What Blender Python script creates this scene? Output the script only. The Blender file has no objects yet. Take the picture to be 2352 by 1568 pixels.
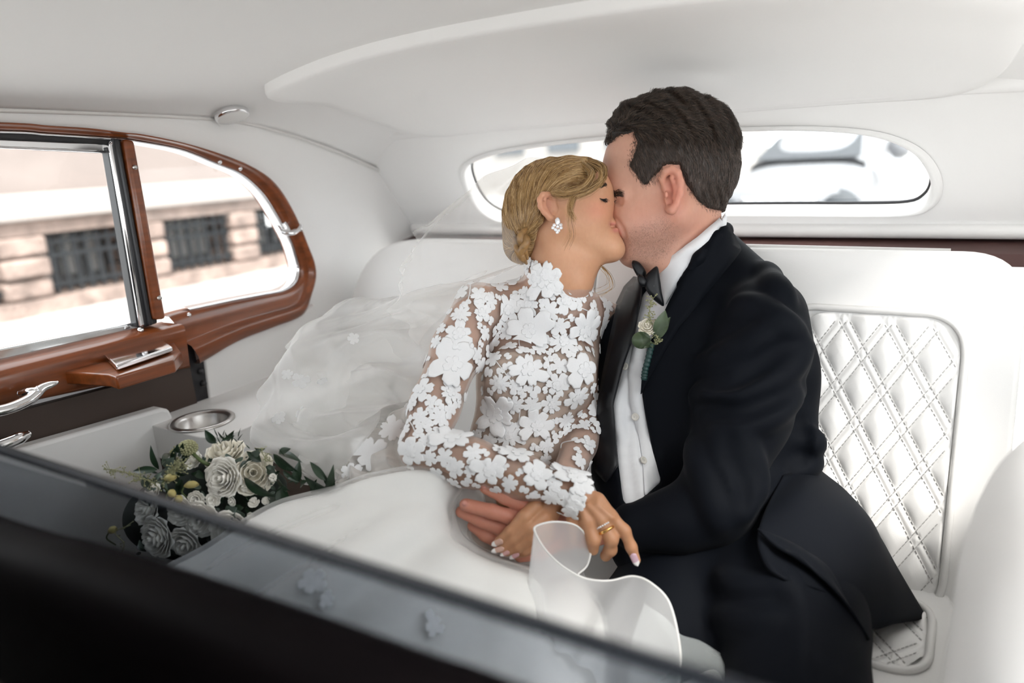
import bpy, bmesh, math, random
import numpy as np
from mathutils import Vector, Matrix
rng = np.random.default_rng(7); random.seed(7)
scene = bpy.context.scene
# ---------------------------------------------------------------- camera
# the camera stands at the origin of the car frame: x across the car, y towards the rear, z up (metres)
F = 1673.1
_v1 = np.array([-2732., -273., F]); _v2 = np.array([1074., -494., F])
_X = -_v1/np.linalg.norm(_v1); _Y = _v2/np.linalg.norm(_v2); _Z = np.cross(_X, _Y); _Z /= np.linalg.norm(_Z); _Y = np.cross(_Z, _X)
W = np.stack([_X, _Y, _Z])
GROUND = -1.32
cam = bpy.data.cameras.new('camera'); camo = bpy.data.objects.new('camera', cam); scene.collection.objects.link(camo)
cam.sensor_width = 36; cam.lens = F/2352*36; cam.clip_start = .01; cam.clip_end = 300
M = np.eye(4); M[:3, 0] = W[:, 0]; M[:3, 1] = -W[:, 1]; M[:3, 2] = -W[:, 2]
camo.matrix_world = Matrix(M.tolist())
cam.dof.use_dof = True; cam.dof.focus_distance = 1.10; cam.dof.aperture_fstop = 2.2
scene.camera = camo
# ---------------------------------------------------------------- light: bright overcast day, exposure
scene.view_settings.view_transform = 'Standard'; scene.view_settings.look = 'None'
scene.view_settings.gamma = 1; scene.view_settings.use_curve_mapping = False
scene.view_settings.exposure = 1.48
scene.cycles.adaptive_threshold = .07; scene.cycles.caustics_reflective = False; scene.cycles.caustics_refractive = False; scene.cycles.transparent_max_bounces = 16; scene.cycles.max_bounces = 9
wd = bpy.data.worlds.new('overcast_sky'); scene.world = wd; wd.use_nodes = True
wd.node_tree.nodes['Background'].inputs[0].default_value = (.93, .97, 1, 1)
wd.node_tree.nodes['Background'].inputs[1].default_value = 1.6
sun = bpy.data.lights.new('sun', 'SUN'); suno = bpy.data.objects.new('sun', sun); scene.collection.objects.link(suno)
sun.energy = 3.5; sun.angle = math.radians(25); sun.color = (1, .97, .92)
suno.rotation_euler = Vector((-.75, .35, -1.0)).to_track_quat('-Z', 'Y').to_euler()
def portal(name, corners):      # marks a window opening for the sky's light, gives off nothing itself
    c = np.array(corners, float); l = bpy.data.lights.new(name, 'AREA'); l.shape = 'RECTANGLE'
    u = c[1]-c[0]; v = c[3]-c[0]; l.size = np.linalg.norm(u); l.size_y = np.linalg.norm(v); l.cycles.is_portal = True
    o = bpy.data.objects.new(name, l); scene.collection.objects.link(o)
    n = np.cross(u, v); n /= np.linalg.norm(n); u /= np.linalg.norm(u); v = np.cross(n, u); m = np.eye(4)
    m[:3, 0] = u; m[:3, 1] = v; m[:3, 2] = n; m[:3, 3] = c.mean(0); o.matrix_world = Matrix(m.tolist())
# area lights shine along -z, so u x v must point out of the car
portal('window_portal', [(-1.26,1.12,-.26),(-1.26,.0,-.26),(-1.26,.0,.1),(-1.26,1.12,.1)][::-1])
portal('window_portal', [(.24,-.7,-.3),(.24,1.0,-.3),(.24,1.0,.1),(.24,-.7,.1)])
portal('window_portal', [(-.06,1.5,-.14),(-1.0,1.5,-.14),(-1.0,1.36,.04),(-.06,1.36,.04)])
portal('window_portal', [(-1.2,-.75,-.3),(.2,-.75,-.3),(.2,-.6,.14),(-1.2,-.6,.14)])
# ---------------------------------------------------------------- pixel -> place
def ray(px, py): return W @ np.array([(px-1176)/F, (py-784)/F, 1.])
def D(px, py, d): return ray(px, py)*d
def PX(px, py, x): r = ray(px, py); return r*x/r[0]
def PY(px, py, y): r = ray(px, py); return r*y/r[1]
def PZ(px, py, z): r = ray(px, py); return r*z/r[2]
def PP(px, py, p, n):           # where the line of sight meets a plane
    r = ray(px, py); p = np.asarray(p, float); n = np.asarray(n, float); return r*((p@n)/(r@n))
# ---------------------------------------------------------------- objects
COL = scene.collection
def tag(o, label=None, cat=None, group=None, kind=None):
    for k, v in (('label', label), ('category', cat), ('group', group), ('kind', kind)):
        if v: o[k] = v
    return o
def empty(name, loc=(0, 0, 0)):
    o = bpy.data.objects.new(name, None); COL.objects.link(o); o.location = loc; o.empty_display_size = .05; return o
def link(name, me, mat=None, parent=None, smooth=True):
    o = bpy.data.objects.new(name, me); COL.objects.link(o)
    if mat: me.materials.append(mat)
    if smooth: me.shade_smooth()
    if parent:
        o.parent = parent
        o.matrix_parent_inverse = Matrix.Translation(-Vector(parent.location)) if parent.type == 'EMPTY' else Matrix.Identity(4)
    return o
def mesh(name, V, Fc, mat=None, parent=None, smooth=True):
    me = bpy.data.meshes.new(name); me.from_pydata([tuple(map(float, v)) for v in V], [], [tuple(map(int, f)) for f in Fc]); me.update()
    return link(name, me, mat, parent, smooth)
def fastmesh(name, V, Q, mat=None, parent=None):
    me = bpy.data.meshes.new(name); V = np.asarray(V, np.float32); Q = np.asarray(Q, np.int32); k = Q.shape[1]
    me.vertices.add(len(V)); me.vertices.foreach_set('co', V.ravel()); me.loops.add(Q.size); me.loops.foreach_set('vertex_index', Q.ravel())
    me.polygons.add(len(Q)); me.polygons.foreach_set('loop_start', np.arange(0, Q.size, k, dtype=np.int32)); me.update(calc_edges=True); me.validate()
    return link(name, me, mat, parent)
def gridfaces(n, m, cu=False, cv=False):
    i, j = np.meshgrid(np.arange(n if cu else n-1), np.arange(m if cv else m-1), indexing='ij'); i = i.ravel(); j = j.ravel()
    a = i*m+j; b = ((i+1) % n)*m+j; c = ((i+1) % n)*m+(j+1) % m; d = i*m+(j+1) % m
    return np.stack([a, b, c, d], 1)
def grid(name, P, mat=None, parent=None, cu=False, cv=False, thick=0, flip=False):
    P = np.asarray(P, float); n, m = P.shape[:2]; q = gridfaces(n, m, cu, cv)
    o = fastmesh(name, P.reshape(-1, 3), q[:, ::-1] if flip else q, mat, parent)
    if thick: md = o.modifiers.new('thickness', 'SOLIDIFY'); md.thickness = abs(thick); md.offset = -1 if thick > 0 else 1
    return o
def bevel(o, w, seg=3, ang=35):
    m = o.modifiers.new('bevel', 'BEVEL'); m.width = w; m.segments = seg; m.limit_method = 'ANGLE'; m.angle_limit = math.radians(ang); m.harden_normals = False
    return o
def smooth_by_angle(o, ang=40):
    o.data.shade_smooth()
    o.data.set_sharp_from_angle(angle=math.radians(ang)); return o
def prism(name, loop, vec, mat, parent=None, holes=(), bev=0, seg=3):
    bm = bmesh.new(); es = []
    for L in [loop]+list(holes):
        vs = [bm.verts.new(tuple(p)) for p in L]
        es += [bm.edges.new((vs[i], vs[(i+1) % len(vs)])) for i in range(len(vs))]
    bmesh.ops.triangle_fill(bm, edges=es, use_beauty=True, use_dissolve=False)
    bmesh.ops.dissolve_limit(bm, angle_limit=.02, verts=[], edges=list(bm.edges))
    r = bmesh.ops.extrude_face_region(bm, geom=list(bm.faces))
    bmesh.ops.translate(bm, verts=[g for g in r['geom'] if isinstance(g, bmesh.types.BMVert)], vec=Vector(tuple(vec)))
    bmesh.ops.recalc_face_normals(bm, faces=list(bm.faces))
    me = bpy.data.meshes.new(name); bm.to_mesh(me); bm.free()
    o = link(name, me, mat, parent, False)
    if bev: bevel(o, bev, seg)
    smooth_by_angle(o, 40); return o
def box(name, lo, hi, mat, parent=None, bev=0, seg=3):
    a, b = np.array(lo, float), np.array(hi, float)
    return prism(name, [(a[0], a[1], a[2]), (b[0], a[1], a[2]), (b[0], b[1], a[2]), (a[0], b[1], a[2])], (0, 0, b[2]-a[2]), mat, parent, (), bev, seg)
def catmull(P, n, closed=False):
    P = np.asarray(P, float); k = len(P)
    if closed: Q = np.vstack([P[-1], P, P[0], P[1]]); segs = k
    else: Q = np.vstack([2*P[0]-P[1], P, 2*P[-1]-P[-2]]); segs = k-1
    t = np.linspace(0, segs, n, endpoint=not closed); i = np.minimum(t.astype(int), segs-1); u = (t-i)[:, None]
    a, b, c, d = Q[i], Q[i+1], Q[i+2], Q[i+3]
    return .5*((2*b)+(c-a)*u+(2*a-5*b+4*c-d)*u**2+(3*b-a-3*c+d)*u**3)
def resample(P, n):
    P = np.asarray(P, float); s = np.r_[0, np.cumsum(np.linalg.norm(np.diff(P, axis=0), axis=1))]; t = np.linspace(0, s[-1], n)
    return np.stack([np.interp(t, s, P[:, i]) for i in range(P.shape[1])], 1)
def tube_geo(P, r, seg=8, closed=False, flat=1., nrm=None):
    P = np.asarray(P, float); n = len(P); r = np.broadcast_to(np.asarray(r, float), (n,))
    T = np.gradient(P, axis=0) if not closed else np.roll(P, -1, 0)-np.roll(P, 1, 0)
    T /= np.linalg.norm(T, axis=1)[:, None]+1e-12
    u = np.array([0, 0, 1.]) if nrm is None else np.asarray(nrm, float)
    if abs(T[0] @ u) > .95: u = np.array([1., 0, 0])
    R = []
    for k in range(n):
        u = u-(u @ T[k])*T[k]; u /= np.linalg.norm(u)+1e-12; v = np.cross(T[k], u)
        a = np.linspace(0, 2*np.pi, seg, endpoint=False)[:, None]
        R.append(P[k]+r[k]*(np.cos(a)*u*flat+np.sin(a)*v))
    V = np.array(R); Q = gridfaces(n, seg, closed, True)
    return V.reshape(-1, 3), Q
def tube(name, P, r, mat, parent=None, seg=10, closed=False, flat=1., nrm=None):
    V, Q = tube_geo(P, r, seg, closed, flat, nrm); Q = [tuple(q) for q in Q]; n = len(P)
    if not closed: Q += [tuple(range(seg))[::-1], tuple((n-1)*seg+k for k in range(seg))]
    return mesh(name, V, Q, mat, parent)
def lathe(name, prof, c, ax, mat, parent=None, seg=40):
    ax = np.asarray(ax, float); ax /= np.linalg.norm(ax); u = np.cross(ax, (1, 0, 0) if abs(ax[0]) < .8 else (0, 1, 0)); u /= np.linalg.norm(u); v = np.cross(ax, u)
    a = np.linspace(0, 2*np.pi, seg, endpoint=False)
    P = np.array([[np.asarray(c)+h*ax+r*(math.cos(t)*u+math.sin(t)*v) for t in a] for r, h in prof])
    return grid(name, P, mat, parent, cv=True)
# ---------------------------------------------------------------- materials
def mat(name, col, rough=.5, metal=0, bump=0, bscale=400, var=0, vscale=20, spec=.5, sheen=0, sss=0, coat=0, stretch=None, dist=.001):
    m = bpy.data.materials.new(name); m.use_nodes = True; nt = m.node_tree; b = nt.nodes['Principled BSDF']
    b.inputs['Base Color'].default_value = (*col, 1); b.inputs['Roughness'].default_value = rough; b.inputs['Metallic'].default_value = metal
    b.inputs['Specular IOR Level'].default_value = spec; b.inputs['Coat Weight'].default_value = coat; b.inputs['Coat Roughness'].default_value = .08
    b.inputs['Sheen Weight'].default_value = sheen
    if sss: b.inputs['Subsurface Weight'].default_value = sss; b.inputs['Subsurface Radius'].default_value = (.012, .004, .002); b.inputs['Subsurface Scale'].default_value = .6
    tc = nt.nodes.new('ShaderNodeTexCoord'); mp = nt.nodes.new('ShaderNodeMapping'); nt.links.new(tc.outputs['Object'], mp.inputs[0])
    if stretch: mp.inputs['Scale'].default_value = stretch
    if var:
        n = nt.nodes.new('ShaderNodeTexNoise'); n.inputs['Scale'].default_value = vscale; n.inputs['Detail'].default_value = 6; nt.links.new(mp.outputs[0], n.inputs[0])
        r = nt.nodes.new('ShaderNodeValToRGB'); e = r.color_ramp.elements
        e[0].position = .3; e[1].position = .7
        e[0].color = (*[c*(1-var) for c in col], 1); e[1].color = (*[min(1, c*(1+var)) for c in col], 1)
        nt.links.new(n.outputs[0], r.inputs[0]); nt.links.new(r.outputs[0], b.inputs['Base Color'])
    if bump:
        n2 = nt.nodes.new('ShaderNodeTexNoise'); n2.inputs['Scale'].default_value = bscale; n2.inputs['Detail'].default_value = 3; nt.links.new(mp.outputs[0], n2.inputs[0])
        bp = nt.nodes.new('ShaderNodeBump'); bp.inputs['Strength'].default_value = bump; bp.inputs['Distance'].default_value = dist
        nt.links.new(n2.outputs[0], bp.inputs['Height']); nt.links.new(bp.outputs[0], b.inputs['Normal'])
    return m
def glassy(name, tint, refl, rough=.0):
    m = bpy.data.materials.new(name); m.use_nodes = True; nt = m.node_tree; nt.nodes.clear()
    o = nt.nodes.new('ShaderNodeOutputMaterial'); mx = nt.nodes.new('ShaderNodeMixShader'); t = nt.nodes.new('ShaderNodeBsdfTransparent'); g = nt.nodes.new('ShaderNodeBsdfGlossy')
    t.inputs[0].default_value = (*tint, 1); g.inputs['Roughness'].default_value = rough; fr = nt.nodes.new('ShaderNodeLayerWeight'); fr.inputs[0].default_value = .5
    pw = nt.nodes.new('ShaderNodeMath'); pw.operation = 'POWER'; pw.inputs[1].default_value = 4; nt.links.new(fr.outputs['Facing'], pw.inputs[0])
    mr = nt.nodes.new('ShaderNodeMapRange'); mr.inputs['To Min'].default_value = refl; mr.inputs['To Max'].default_value = 1; nt.links.new(pw.outputs[0], mr.inputs['Value'])
    nt.links.new(mr.outputs[0], mx.inputs[0]); nt.links.new(t.outputs[0], mx.inputs[1]); nt.links.new(g.outputs[0], mx.inputs[2]); nt.links.new(mx.outputs[0], o.inputs[0])
    return m
def sheer(name, col, alpha, rough=.8, edge=.28, trans=.35):   # woven net: part open, part thread (lit from both sides)
    m = bpy.data.materials.new(name); m.use_nodes = True; nt = m.node_tree; nt.nodes.clear()
    o = nt.nodes.new('ShaderNodeOutputMaterial'); mx = nt.nodes.new('ShaderNodeMixShader'); t = nt.nodes.new('ShaderNodeBsdfTransparent')
    d = nt.nodes.new('ShaderNodeBsdfDiffuse'); tr = nt.nodes.new('ShaderNodeBsdfTranslucent'); m2 = nt.nodes.new('ShaderNodeMixShader'); m2.inputs[0].default_value = trans
    d.inputs[0].default_value = (*col, 1); tr.inputs[0].default_value = (*col, 1)
    nt.links.new(d.outputs[0], m2.inputs[1]); nt.links.new(tr.outputs[0], m2.inputs[2]); nt.links.new(t.outputs[0], mx.inputs[1]); nt.links.new(m2.outputs[0], mx.inputs[2])
    mx.inputs[0].default_value = alpha; nt.links.new(mx.outputs[0], o.inputs[0])
    lw = nt.nodes.new('ShaderNodeLayerWeight'); lw.inputs[0].default_value = .5      # more threads in the way where the net is seen edge-on
    mr = nt.nodes.new('ShaderNodeMapRange'); mr.inputs['From Min'].default_value = 0; mr.inputs['From Max'].default_value = 1
    mr.inputs['To Min'].default_value = alpha; mr.inputs['To Max'].default_value = min(1, alpha+edge)
    pw = nt.nodes.new('ShaderNodeMath'); pw.operation = 'POWER'; pw.inputs[1].default_value = 2.5; nt.links.new(lw.outputs['Facing'], pw.inputs[0])
    nt.links.new(pw.outputs[0], mr.inputs['Value']); nt.links.new(mr.outputs[0], mx.inputs[0])
    return m
LEATHER = mat('white_leather', (.87, .858, .84), .48, bump=.12, bscale=900, spec=.35)
LINER = mat('white_headliner', (.93, .925, .915), .75, bump=.1, bscale=700, spec=.2)
PIPING = mat('white_piping', (.80, .785, .765), .45)
STITCH = mat('grey_stitching', (.50, .49, .48), .8)
WOOD = mat('varnished_walnut', (.20, .052, .013), .28, var=.30, vscale=7, coat=.35, stretch=(14, 1.2, 14), bump=.05, bscale=30)
CHROME = mat('chrome', (.82, .82, .83), .08, 1)
STEEL = mat('brushed_steel', (.55, .53, .51), .3, 1, bump=.1, bscale=60, stretch=(1, 1, 40))
RUBBER = mat('black_rubber', (.012, .012, .014), .45)
BLACK = mat('black_steel', (.01, .01, .012), .5, var=.4, vscale=60)
BROWN = mat('brown_leather', (.052, .032, .023), .55, bump=.15, bscale=900)
DARKWOOD = mat('dark_partition_wood', (.004, .0028, .0032), .6, var=.4, vscale=5, spec=.04)
GLASS = glassy('window_glass', (.97, .98, .98), .03)
TINT = glassy('tinted_partition_glass', (.63, .655, .69), .05)
# ================================================================ the car
XL, XR = -1.20, .17
# ---- floor and road
grid('floor', [[(-1.25, -.8, -.98), (-1.25, 1.6, -.98)], [(.24, -.8, -.98), (.24, 1.6, -.98)]], BROWN)['kind'] = 'structure'
# ---- ceiling: arched across, falling to the rear
ys_ = [-.8, .0, .5, .9, 1.05, 1.18, 1.27, 1.34]; side_ = [.095, .105, .103, .093, .070, .035, .005, -.022]; mid_ = [.165, .185, .187, .184, .155, .108, .068, .045]
XC, HW = (XL+XR)/2, (XR-XL)/2
def ceil_z(x, y):
    s = np.interp(y, ys_, side_); c = np.interp(y, ys_, mid_); u = np.abs((x-XC)/HW); return s+(c-s)*np.clip(1-u**np.interp(y, [.95, 1.2], [3., 7.]), 0, 1)
gx = np.linspace(XL, XR, 90); gy = np.linspace(-.8, 1.34, 160)
def sm(a, k=9):
    w = np.hanning(k+2)[1:-1]; w /= w.sum(); return np.apply_along_axis(lambda v: np.convolve(np.pad(v, k//2, mode='edge'), w, 'valid'), 0, a)
YY, XX = np.meshgrid(gy, gx, indexing='ij'); ZZ = sm(ceil_z(XX, YY))
ceiling = grid('ceiling', np.stack([XX, YY, ZZ], -1), LINER, thick=.02); ceiling['kind'] = 'structure'
# padded headliner panel above the rear seat
def rounded(pts, r, n=8):
    out = []; k = len(pts); pts = [np.asarray(p, float) for p in pts]
    rr = r if hasattr(r, '__len__') else [r]*k
    for i in range(k):
        p, a, b = pts[i], pts[i-1], pts[(i+1) % k]; da = (a-p)/np.linalg.norm(a-p); db = (b-p)/np.linalg.norm(b-p)
        q = min(rr[i], .48*np.linalg.norm(a-p), .48*np.linalg.norm(b-p)); s, e = p+da*q, p+db*q
        for t in np.linspace(0, 1, n): out.append((1-t)**2*s+2*t*(1-t)*p+t*t*e)
    return np.array(out)
pl = rounded([(-1.07, .905), (.06, .905), (.02, 1.285), (-1.05, 1.285)], [.03, .03, .12, .12], 12); pl = resample(np.vstack([pl, pl[:1]]), 161)[:-1]
cen = np.array([-.52, 1.11]); rows = []
for s, dz in [(1.0, .006), (1.0, -.008), (.996, -.015), (.988, -.019), (.95, -.020), (.8, -.017), (.6, -.013), (.4, -.010), (.2, -.009), (.0003, -.009)]:
    q = cen+(pl-cen)*s; rows.append(np.column_stack([q, ceil_z(q[:, 0], q[:, 1])+dz]))
grid('headliner_panel', np.array(rows), LINER, ceiling, cv=True)
# ---- rear panel with the oval window
RP = np.array([0, 1.457, -.182]); RN = np.array([0, 1., .755]); RN /= np.linalg.norm(RN)
win_px = [(1070,392),(1092,368),(1150,348),(1250,331),(1400,315),(1600,300),(1720,295),(1860,294),(1980,303),(2060,325),(2110,358),(2137,402),(2140,440),(2124,470),(2085,487),(1980,490),(1800,489),(1600,490),(1400,497),(1250,506),(1165,505),(1135,498),(1102,474),(1078,432)]
win = catmull(np.array([PP(x, y, RP, RN) for x, y in win_px]), 96, True)
zt = .085
def rpl(x, z): return (x, 1.457-.755*(z+.182), z)
outer = [rpl(-1.24, -.22), rpl(.26, -.22), rpl(.26, zt), rpl(-1.24, zt)]
wr = prism('wall_rear', outer, RN*.03, LINER, holes=[win]); wr['kind'] = 'structure'
wcen = win.mean(0); off = lambda s, d: wcen+(win-wcen)*s+RN*d
w1 = grid('window_1', np.array([off(1.0, .03), off(.5, .03), off(.01, .03)]), GLASS, cv=True); w1['kind'] = 'structure'
rim = np.array([off(1.035, -.001), off(1.025, -.007), off(1.006, -.009), off(.996, -.003), off(.993, .03)]); grid('window_lining', rim, LINER, w1, cv=True)
tube('window_gasket', off(.994, .026), .0035, RUBBER, w1, 8, True)
# header roll between the panel and the ceiling and the padded lip below the window
P = np.array([[x, 1.275, .052+.012*(1-((x-XC)/HW)**4)] for x in np.linspace(-1.12, .1, 30)]); t1 = tube('trim_1', P, np.r_[.004, np.full(28, .016), .004], LINER, seg=12); t1['kind'] = 'structure'
P = np.array([rpl(x, -.165) for x in np.linspace(-1.19, .2, 24)])-RN*.006; t2 = tube('trim_2', P, .013, LEATHER, seg=12); t2['kind'] = 'structure'
sh = prism('parcel_shelf', [(-1.19, 1.372, -.196), (.21, 1.372, -.196), (.21, 1.462, -.182), (-1.19, 1.462, -.182)], (0, 0, -.02), mat('maroon_shelf', (.065, .025, .022), .6)); tag(sh, 'dark maroon parcel shelf under the oval rear window', 'shelf')
# ---- left wall: white side panel with the window opening
out_px = [(0,282),(96,289),(191,295),(271,305),(319,310),(414,330),(510,359),(574,387),(615,416),(647,458),(676,515),(695,563),(711,604),(714,636),(704,676),(684,724),(625,749),(565,771),(521,792),(476,819),(449,834)]
inn_px = [(0,299),(96,305),(191,311),(271,317),(319,324),(414,343),(494,375),(552,400),(599,442),(631,490),(657,537),(668,560),(676,585),(684,620),(677,649),(650,668),(600,678),(542,689),(490,700),(430,713),(383,727)]
xo, xi = -1.187, -1.192
oL = np.array([PX(x, y, xo) for x, y in out_px]); iL = np.array([PX(x, y, xi) for x, y in inn_px])
fwd = lambda p, y: np.array([p[0], y, p[2]+.006])
oL = np.vstack([fwd(oL[0], .05), fwd(oL[0], .3), oL]); iL = np.vstack([fwd(iL[0], .05), fwd(iL[0], .3), iL])
YB, YF = 1.50, -.75
hole = np.vstack([(iL*.6+oL*.4), [[0, .62, -.262], [0, .05, -.262]]])[:, 1:]
def loopx(yz, x): return [(x, y, z) for y, z in yz]
top = [(YF, .11)]+[(y, np.interp(y, ys_, side_)+.012) for y in (0, .5, .9, 1.05, 1.18, 1.27, 1.34)]+[(YB, -.10)]
wall_l = prism('wall_left', loopx([(YB, -.98), (YF, -.98)]+top, XL), (-.03, 0, 0), LINER,
    holes=[loopx(hole, XL), loopx([(-.62, -.26), (-.05, -.26), (-.05, .07), (-.62, .07)], XL)]); wall_l['kind'] = 'structure'
tube('seam_piping', catmull([(XL+.004, y, np.interp(y, ys_, side_)-.001) for y in (.1, .5, .9, 1.05, 1.18, 1.27, 1.335)], 60), .0035, PIPING, wall_l)
# right wall (out of the photograph, its windows light the seat)
wall_r = prism('wall_right', loopx([(YB, -.98), (YF, -.98)]+top, XR+.05), (.03, 0, 0), LINER,
    holes=[loopx(rounded([(.06, -.25), (1.02, -.27), (1.0, -.05), (.8, .06), (.06, .075)], .06), XR+.05), loopx([(-.62, -.26), (-.03, -.26), (-.03, .07), (-.62, .07)], XR+.05)]); wall_r['kind'] = 'structure'
box('wall_front', (-1.25, -.80, -.98), (.24, -.75, -.28), LINER)['kind'] = 'structure'
# ---- left rear window: wood surround, chrome, glass
def strip(name, A, B, prof, m, parent, n=140):
    A, B = catmull(A, n), catmull(B, n); rows = [A*(1-s)+B*s+np.array([dx, 0, 0]) for s, dx in prof]; return grid(name, np.array(rows), m, parent)
win2 = empty('window_2', (XL, .8, -.2)); win2['kind'] = 'structure'
strip('wood_surround', oL, iL, [(-.0, -.016), (.0, .010), (.05, .018), (.16, .022), (.30, .023), (.40, .021), (.44, .013), (.50, .012), (.7, .011), (.9, .010), (1., .006), (1., -.03)], WOOD, win2)
c2 = iL.mean(0); ch = c2+(iL[:-1]-c2)*np.array([1, .975, .965])
strip('chrome_bead', iL[:-1], ch, [(0, -.012), (.0, .003), (.3, .007), (.6, .006), (.75, .001), (1., -.002), (1., -.02)], CHROME, win2)
gl = catmull(ch, 120)-np.array([.012, 0, 0]); gl = np.vstack([gl, [[gl[0][0], .05, gl[-1][2]-.06]]])
mesh('window_pane', gl, [tuple(range(len(gl)))], GLASS, win2, False)
# pillar between door window and rear quarter window: wood strip, rubber seals, chrome run
def slat(name, a0, a1, b0, b1, x, th, m, parent, bev=.002):
    L = [PX(*q, x) for q in (a0, a1, b1, b0)]; return prism(name, L, (-th, 0, 0), m, parent, bev=bev)
slat('pillar_strip', (285, 318), (310, 322), (355, 735), (383, 733), -1.172, .03, WOOD, win2, .006)
slat('rubber_seal', (258, 316), (287, 318), (333, 752), (364, 742), -1.186, .03, RUBBER, win2, .004)
slat('rubber_seal', (268, 318), (276, 318), (345, 748), (353, 746), -1.178, .02, BLACK, win2, .003)
slat('chrome_run', (251, 330), (262, 318), (323, 752), (337, 748), -1.188, .02, CHROME, win2, .004)
slat('rubber_seal', (247, 338), (252, 335), (316, 752), (324, 750), -1.193, .02, RUBBER, win2, .002)
slat('rubber_seal', (-60, 298), (-60, 316), (255, 318), (255, 330), -1.197, .02, RUBBER, win2, .002)
slat('chrome_run', (-60, 314), (-60, 338), (253, 328), (253, 352), -1.200, .015, CHROME, win2, .004)
slat('sill_strip', (-60, 812), (-60, 842), (322, 738), (332, 755), -1.204, .01, CHROME, win2, .003)
for q in ((310, 384), (366, 684)): lathe('screw', [(.0001, .004), (.003, .0035), (.004, 0)], PX(*q, -1.170), (1, 0, 0), STEEL, win2, 12)
for q in ((552, 387), (434, 723), (505, 372)): lathe('screw', [(.0001, .004), (.003, .0035), (.004, 0)], PX(*q, -1.168), (1, 0, 0), CHROME, win2, 12)
# coat hook on the surround
hk = empty('coat_hook', PX(662, 525, -1.16)); tag(hk, 'small chrome coat hook clipped on the wood window surround', 'hook')
tube('hook_arm', catmull([PX(638, 521, -1.165), PX(648, 532, -1.15), PX(668, 536, -1.145), PX(682, 530, -1.15), PX(692, 518, -1.155)], 24), np.r_[np.linspace(.004, .005, 12), np.linspace(.005, .0035, 12)], CHROME, hk)
tube('hook_plate', catmull([PX(652, 512, -1.16), PX(660, 524, -1.155), PX(664, 534, -1.152)], 12), .0045, CHROME, hk)
tube('hook_bar', [PX(636, 524, -1.163), PX(664, 535, -1.152), PX(690, 526, -1.156)], .0045, CHROME, hk)
# ---- the rear door: wood waist rail, brown panel, white pocket, chrome fittings
door = empty('door_1', (XL, .45, -.5)); door['kind'] = 'structure'
def yline(p0, p1, x0, x1=None, yf=.02):    # a line along the car through two seen points, carried forward
    a = PX(*p0, x0); b = PX(*p1, x0 if x1 is None else x1); d = (b-a)/(b[1]-a[1]); return np.array([a+d*(yf-a[1]), a, a*.5+b*.5, b])
rows = [yline((0, 823), (372, 738), -1.215), yline((0, 826), (375, 740), -1.20), yline((0, 850), (418, 744), -1.172), yline((0, 860), (424, 750), -1.166), yline((0, 870), (426, 760), -1.164), yline((0, 928), (436, 838), -1.166), yline((0, 935), (437, 843), -1.172), yline((0, 936), (437, 844), -1.2)]
rail = grid('waist_rail', np.array(rows), WOOD, door); mesh('rail_end', [r[-1] for r in rows], [tuple(range(len(rows)))], WOOD, rail, False)
lathe('screw', [(.0001, .004), (.004, .003), (.005, 0)], PX(323, 757, -1.185), (.5, 0, 1), CHROME, door, 12)
lathe('screw_hole', [(.0001, -.002), (.005, .001)], PX(55, 828, -1.186), (.5, 0, 1), RUBBER, door, 12)
zl = PX(300, 806, -1.160)[2]
lid = [PZ(x, y, zl) for x, y in ((238, 818), (366, 781), (397, 802), (268, 846))]
bx_ = [PZ(x, y, zl) for x, y in ((150, 846), (372, 778), (404, 802), (398, 818), (264, 856), (246, 850))]
bx_[0] = np.array([-1.17, bx_[0][1], zl]); bx_[1] = np.array([-1.17, bx_[1][1]+.01, zl]); bx_[2][1] += .008
ash = prism('ashtray_box', np.array(bx_)-np.array([0, 0, .006]), (0, 0, -.021), WOOD, door, bev=.003)
prism('ashtray_lid', np.array(lid)-np.array([0, 0, .004]), (0, 0, .009), CHROME, door, bev=.002)
lf = [(0, 930), (436, 842), (457, 945), (440, 1000), (0, 1100)]
bp_ = [PX(x, y, -1.183) for x, y in lf]; bp_[0][1] = .02; bp_[-1][1] = .02; bp_[0][2] -= .0; bp_[-1][2] = -.45; bp_[3][2] = -.45
prism('brown_panel', bp_, (-.02, 0, 0), BROWN, door)
pk = [PX(x, y, -1.150) for x, y in ((0, 1044), (200, 987), (372, 937))]; pe = PX(397, 955, -1.150)
pk = [np.array([-1.15, .02, pk[0][2]+.01])]+pk+[PX(390, 940, -1.15), pe, np.array([-1.15, pe[1]+.01, -.9]), np.array([-1.15, .02, -.9])]
prism('door_pocket', pk, (-.03, 0, 0), LEATHER, door, bev=.006)
h1 = catmull([PX(-90, 955, -1.12), PX(-30, 948, -1.115), PX(20, 938, -1.115), PX(62, 920, -1.12), PX(84, 903, -1.125), PX(100, 889, -1.125), PX(134, 877, -1.12)], 40)
tube('door_handle', h1, np.interp(np.linspace(0, 1, 40), [0, .5, .7, .82, .93, 1], [.010, .010, .0085, .0075, .006, .002]), CHROME, door, 14, flat=.8)
tube('handle_mount', catmull([PX(46, 903, -1.155), PX(64, 899, -1.135), PX(82, 899, -1.127), PX(90, 897, -1.125)], 16), np.linspace(.004, .009, 16), CHROME, door, 12)
h2 = catmull([PX(-80, 1046, -1.13), PX(-20, 1030, -1.125), PX(30, 1012, -1.127), PX(66, 996, -1.135)], 30)
tube('window_winder', h2, np.interp(np.linspace(0, 1, 30), [0, .8, 1], [.0095, .0095, .005]), CHROME, door, 14)
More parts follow.
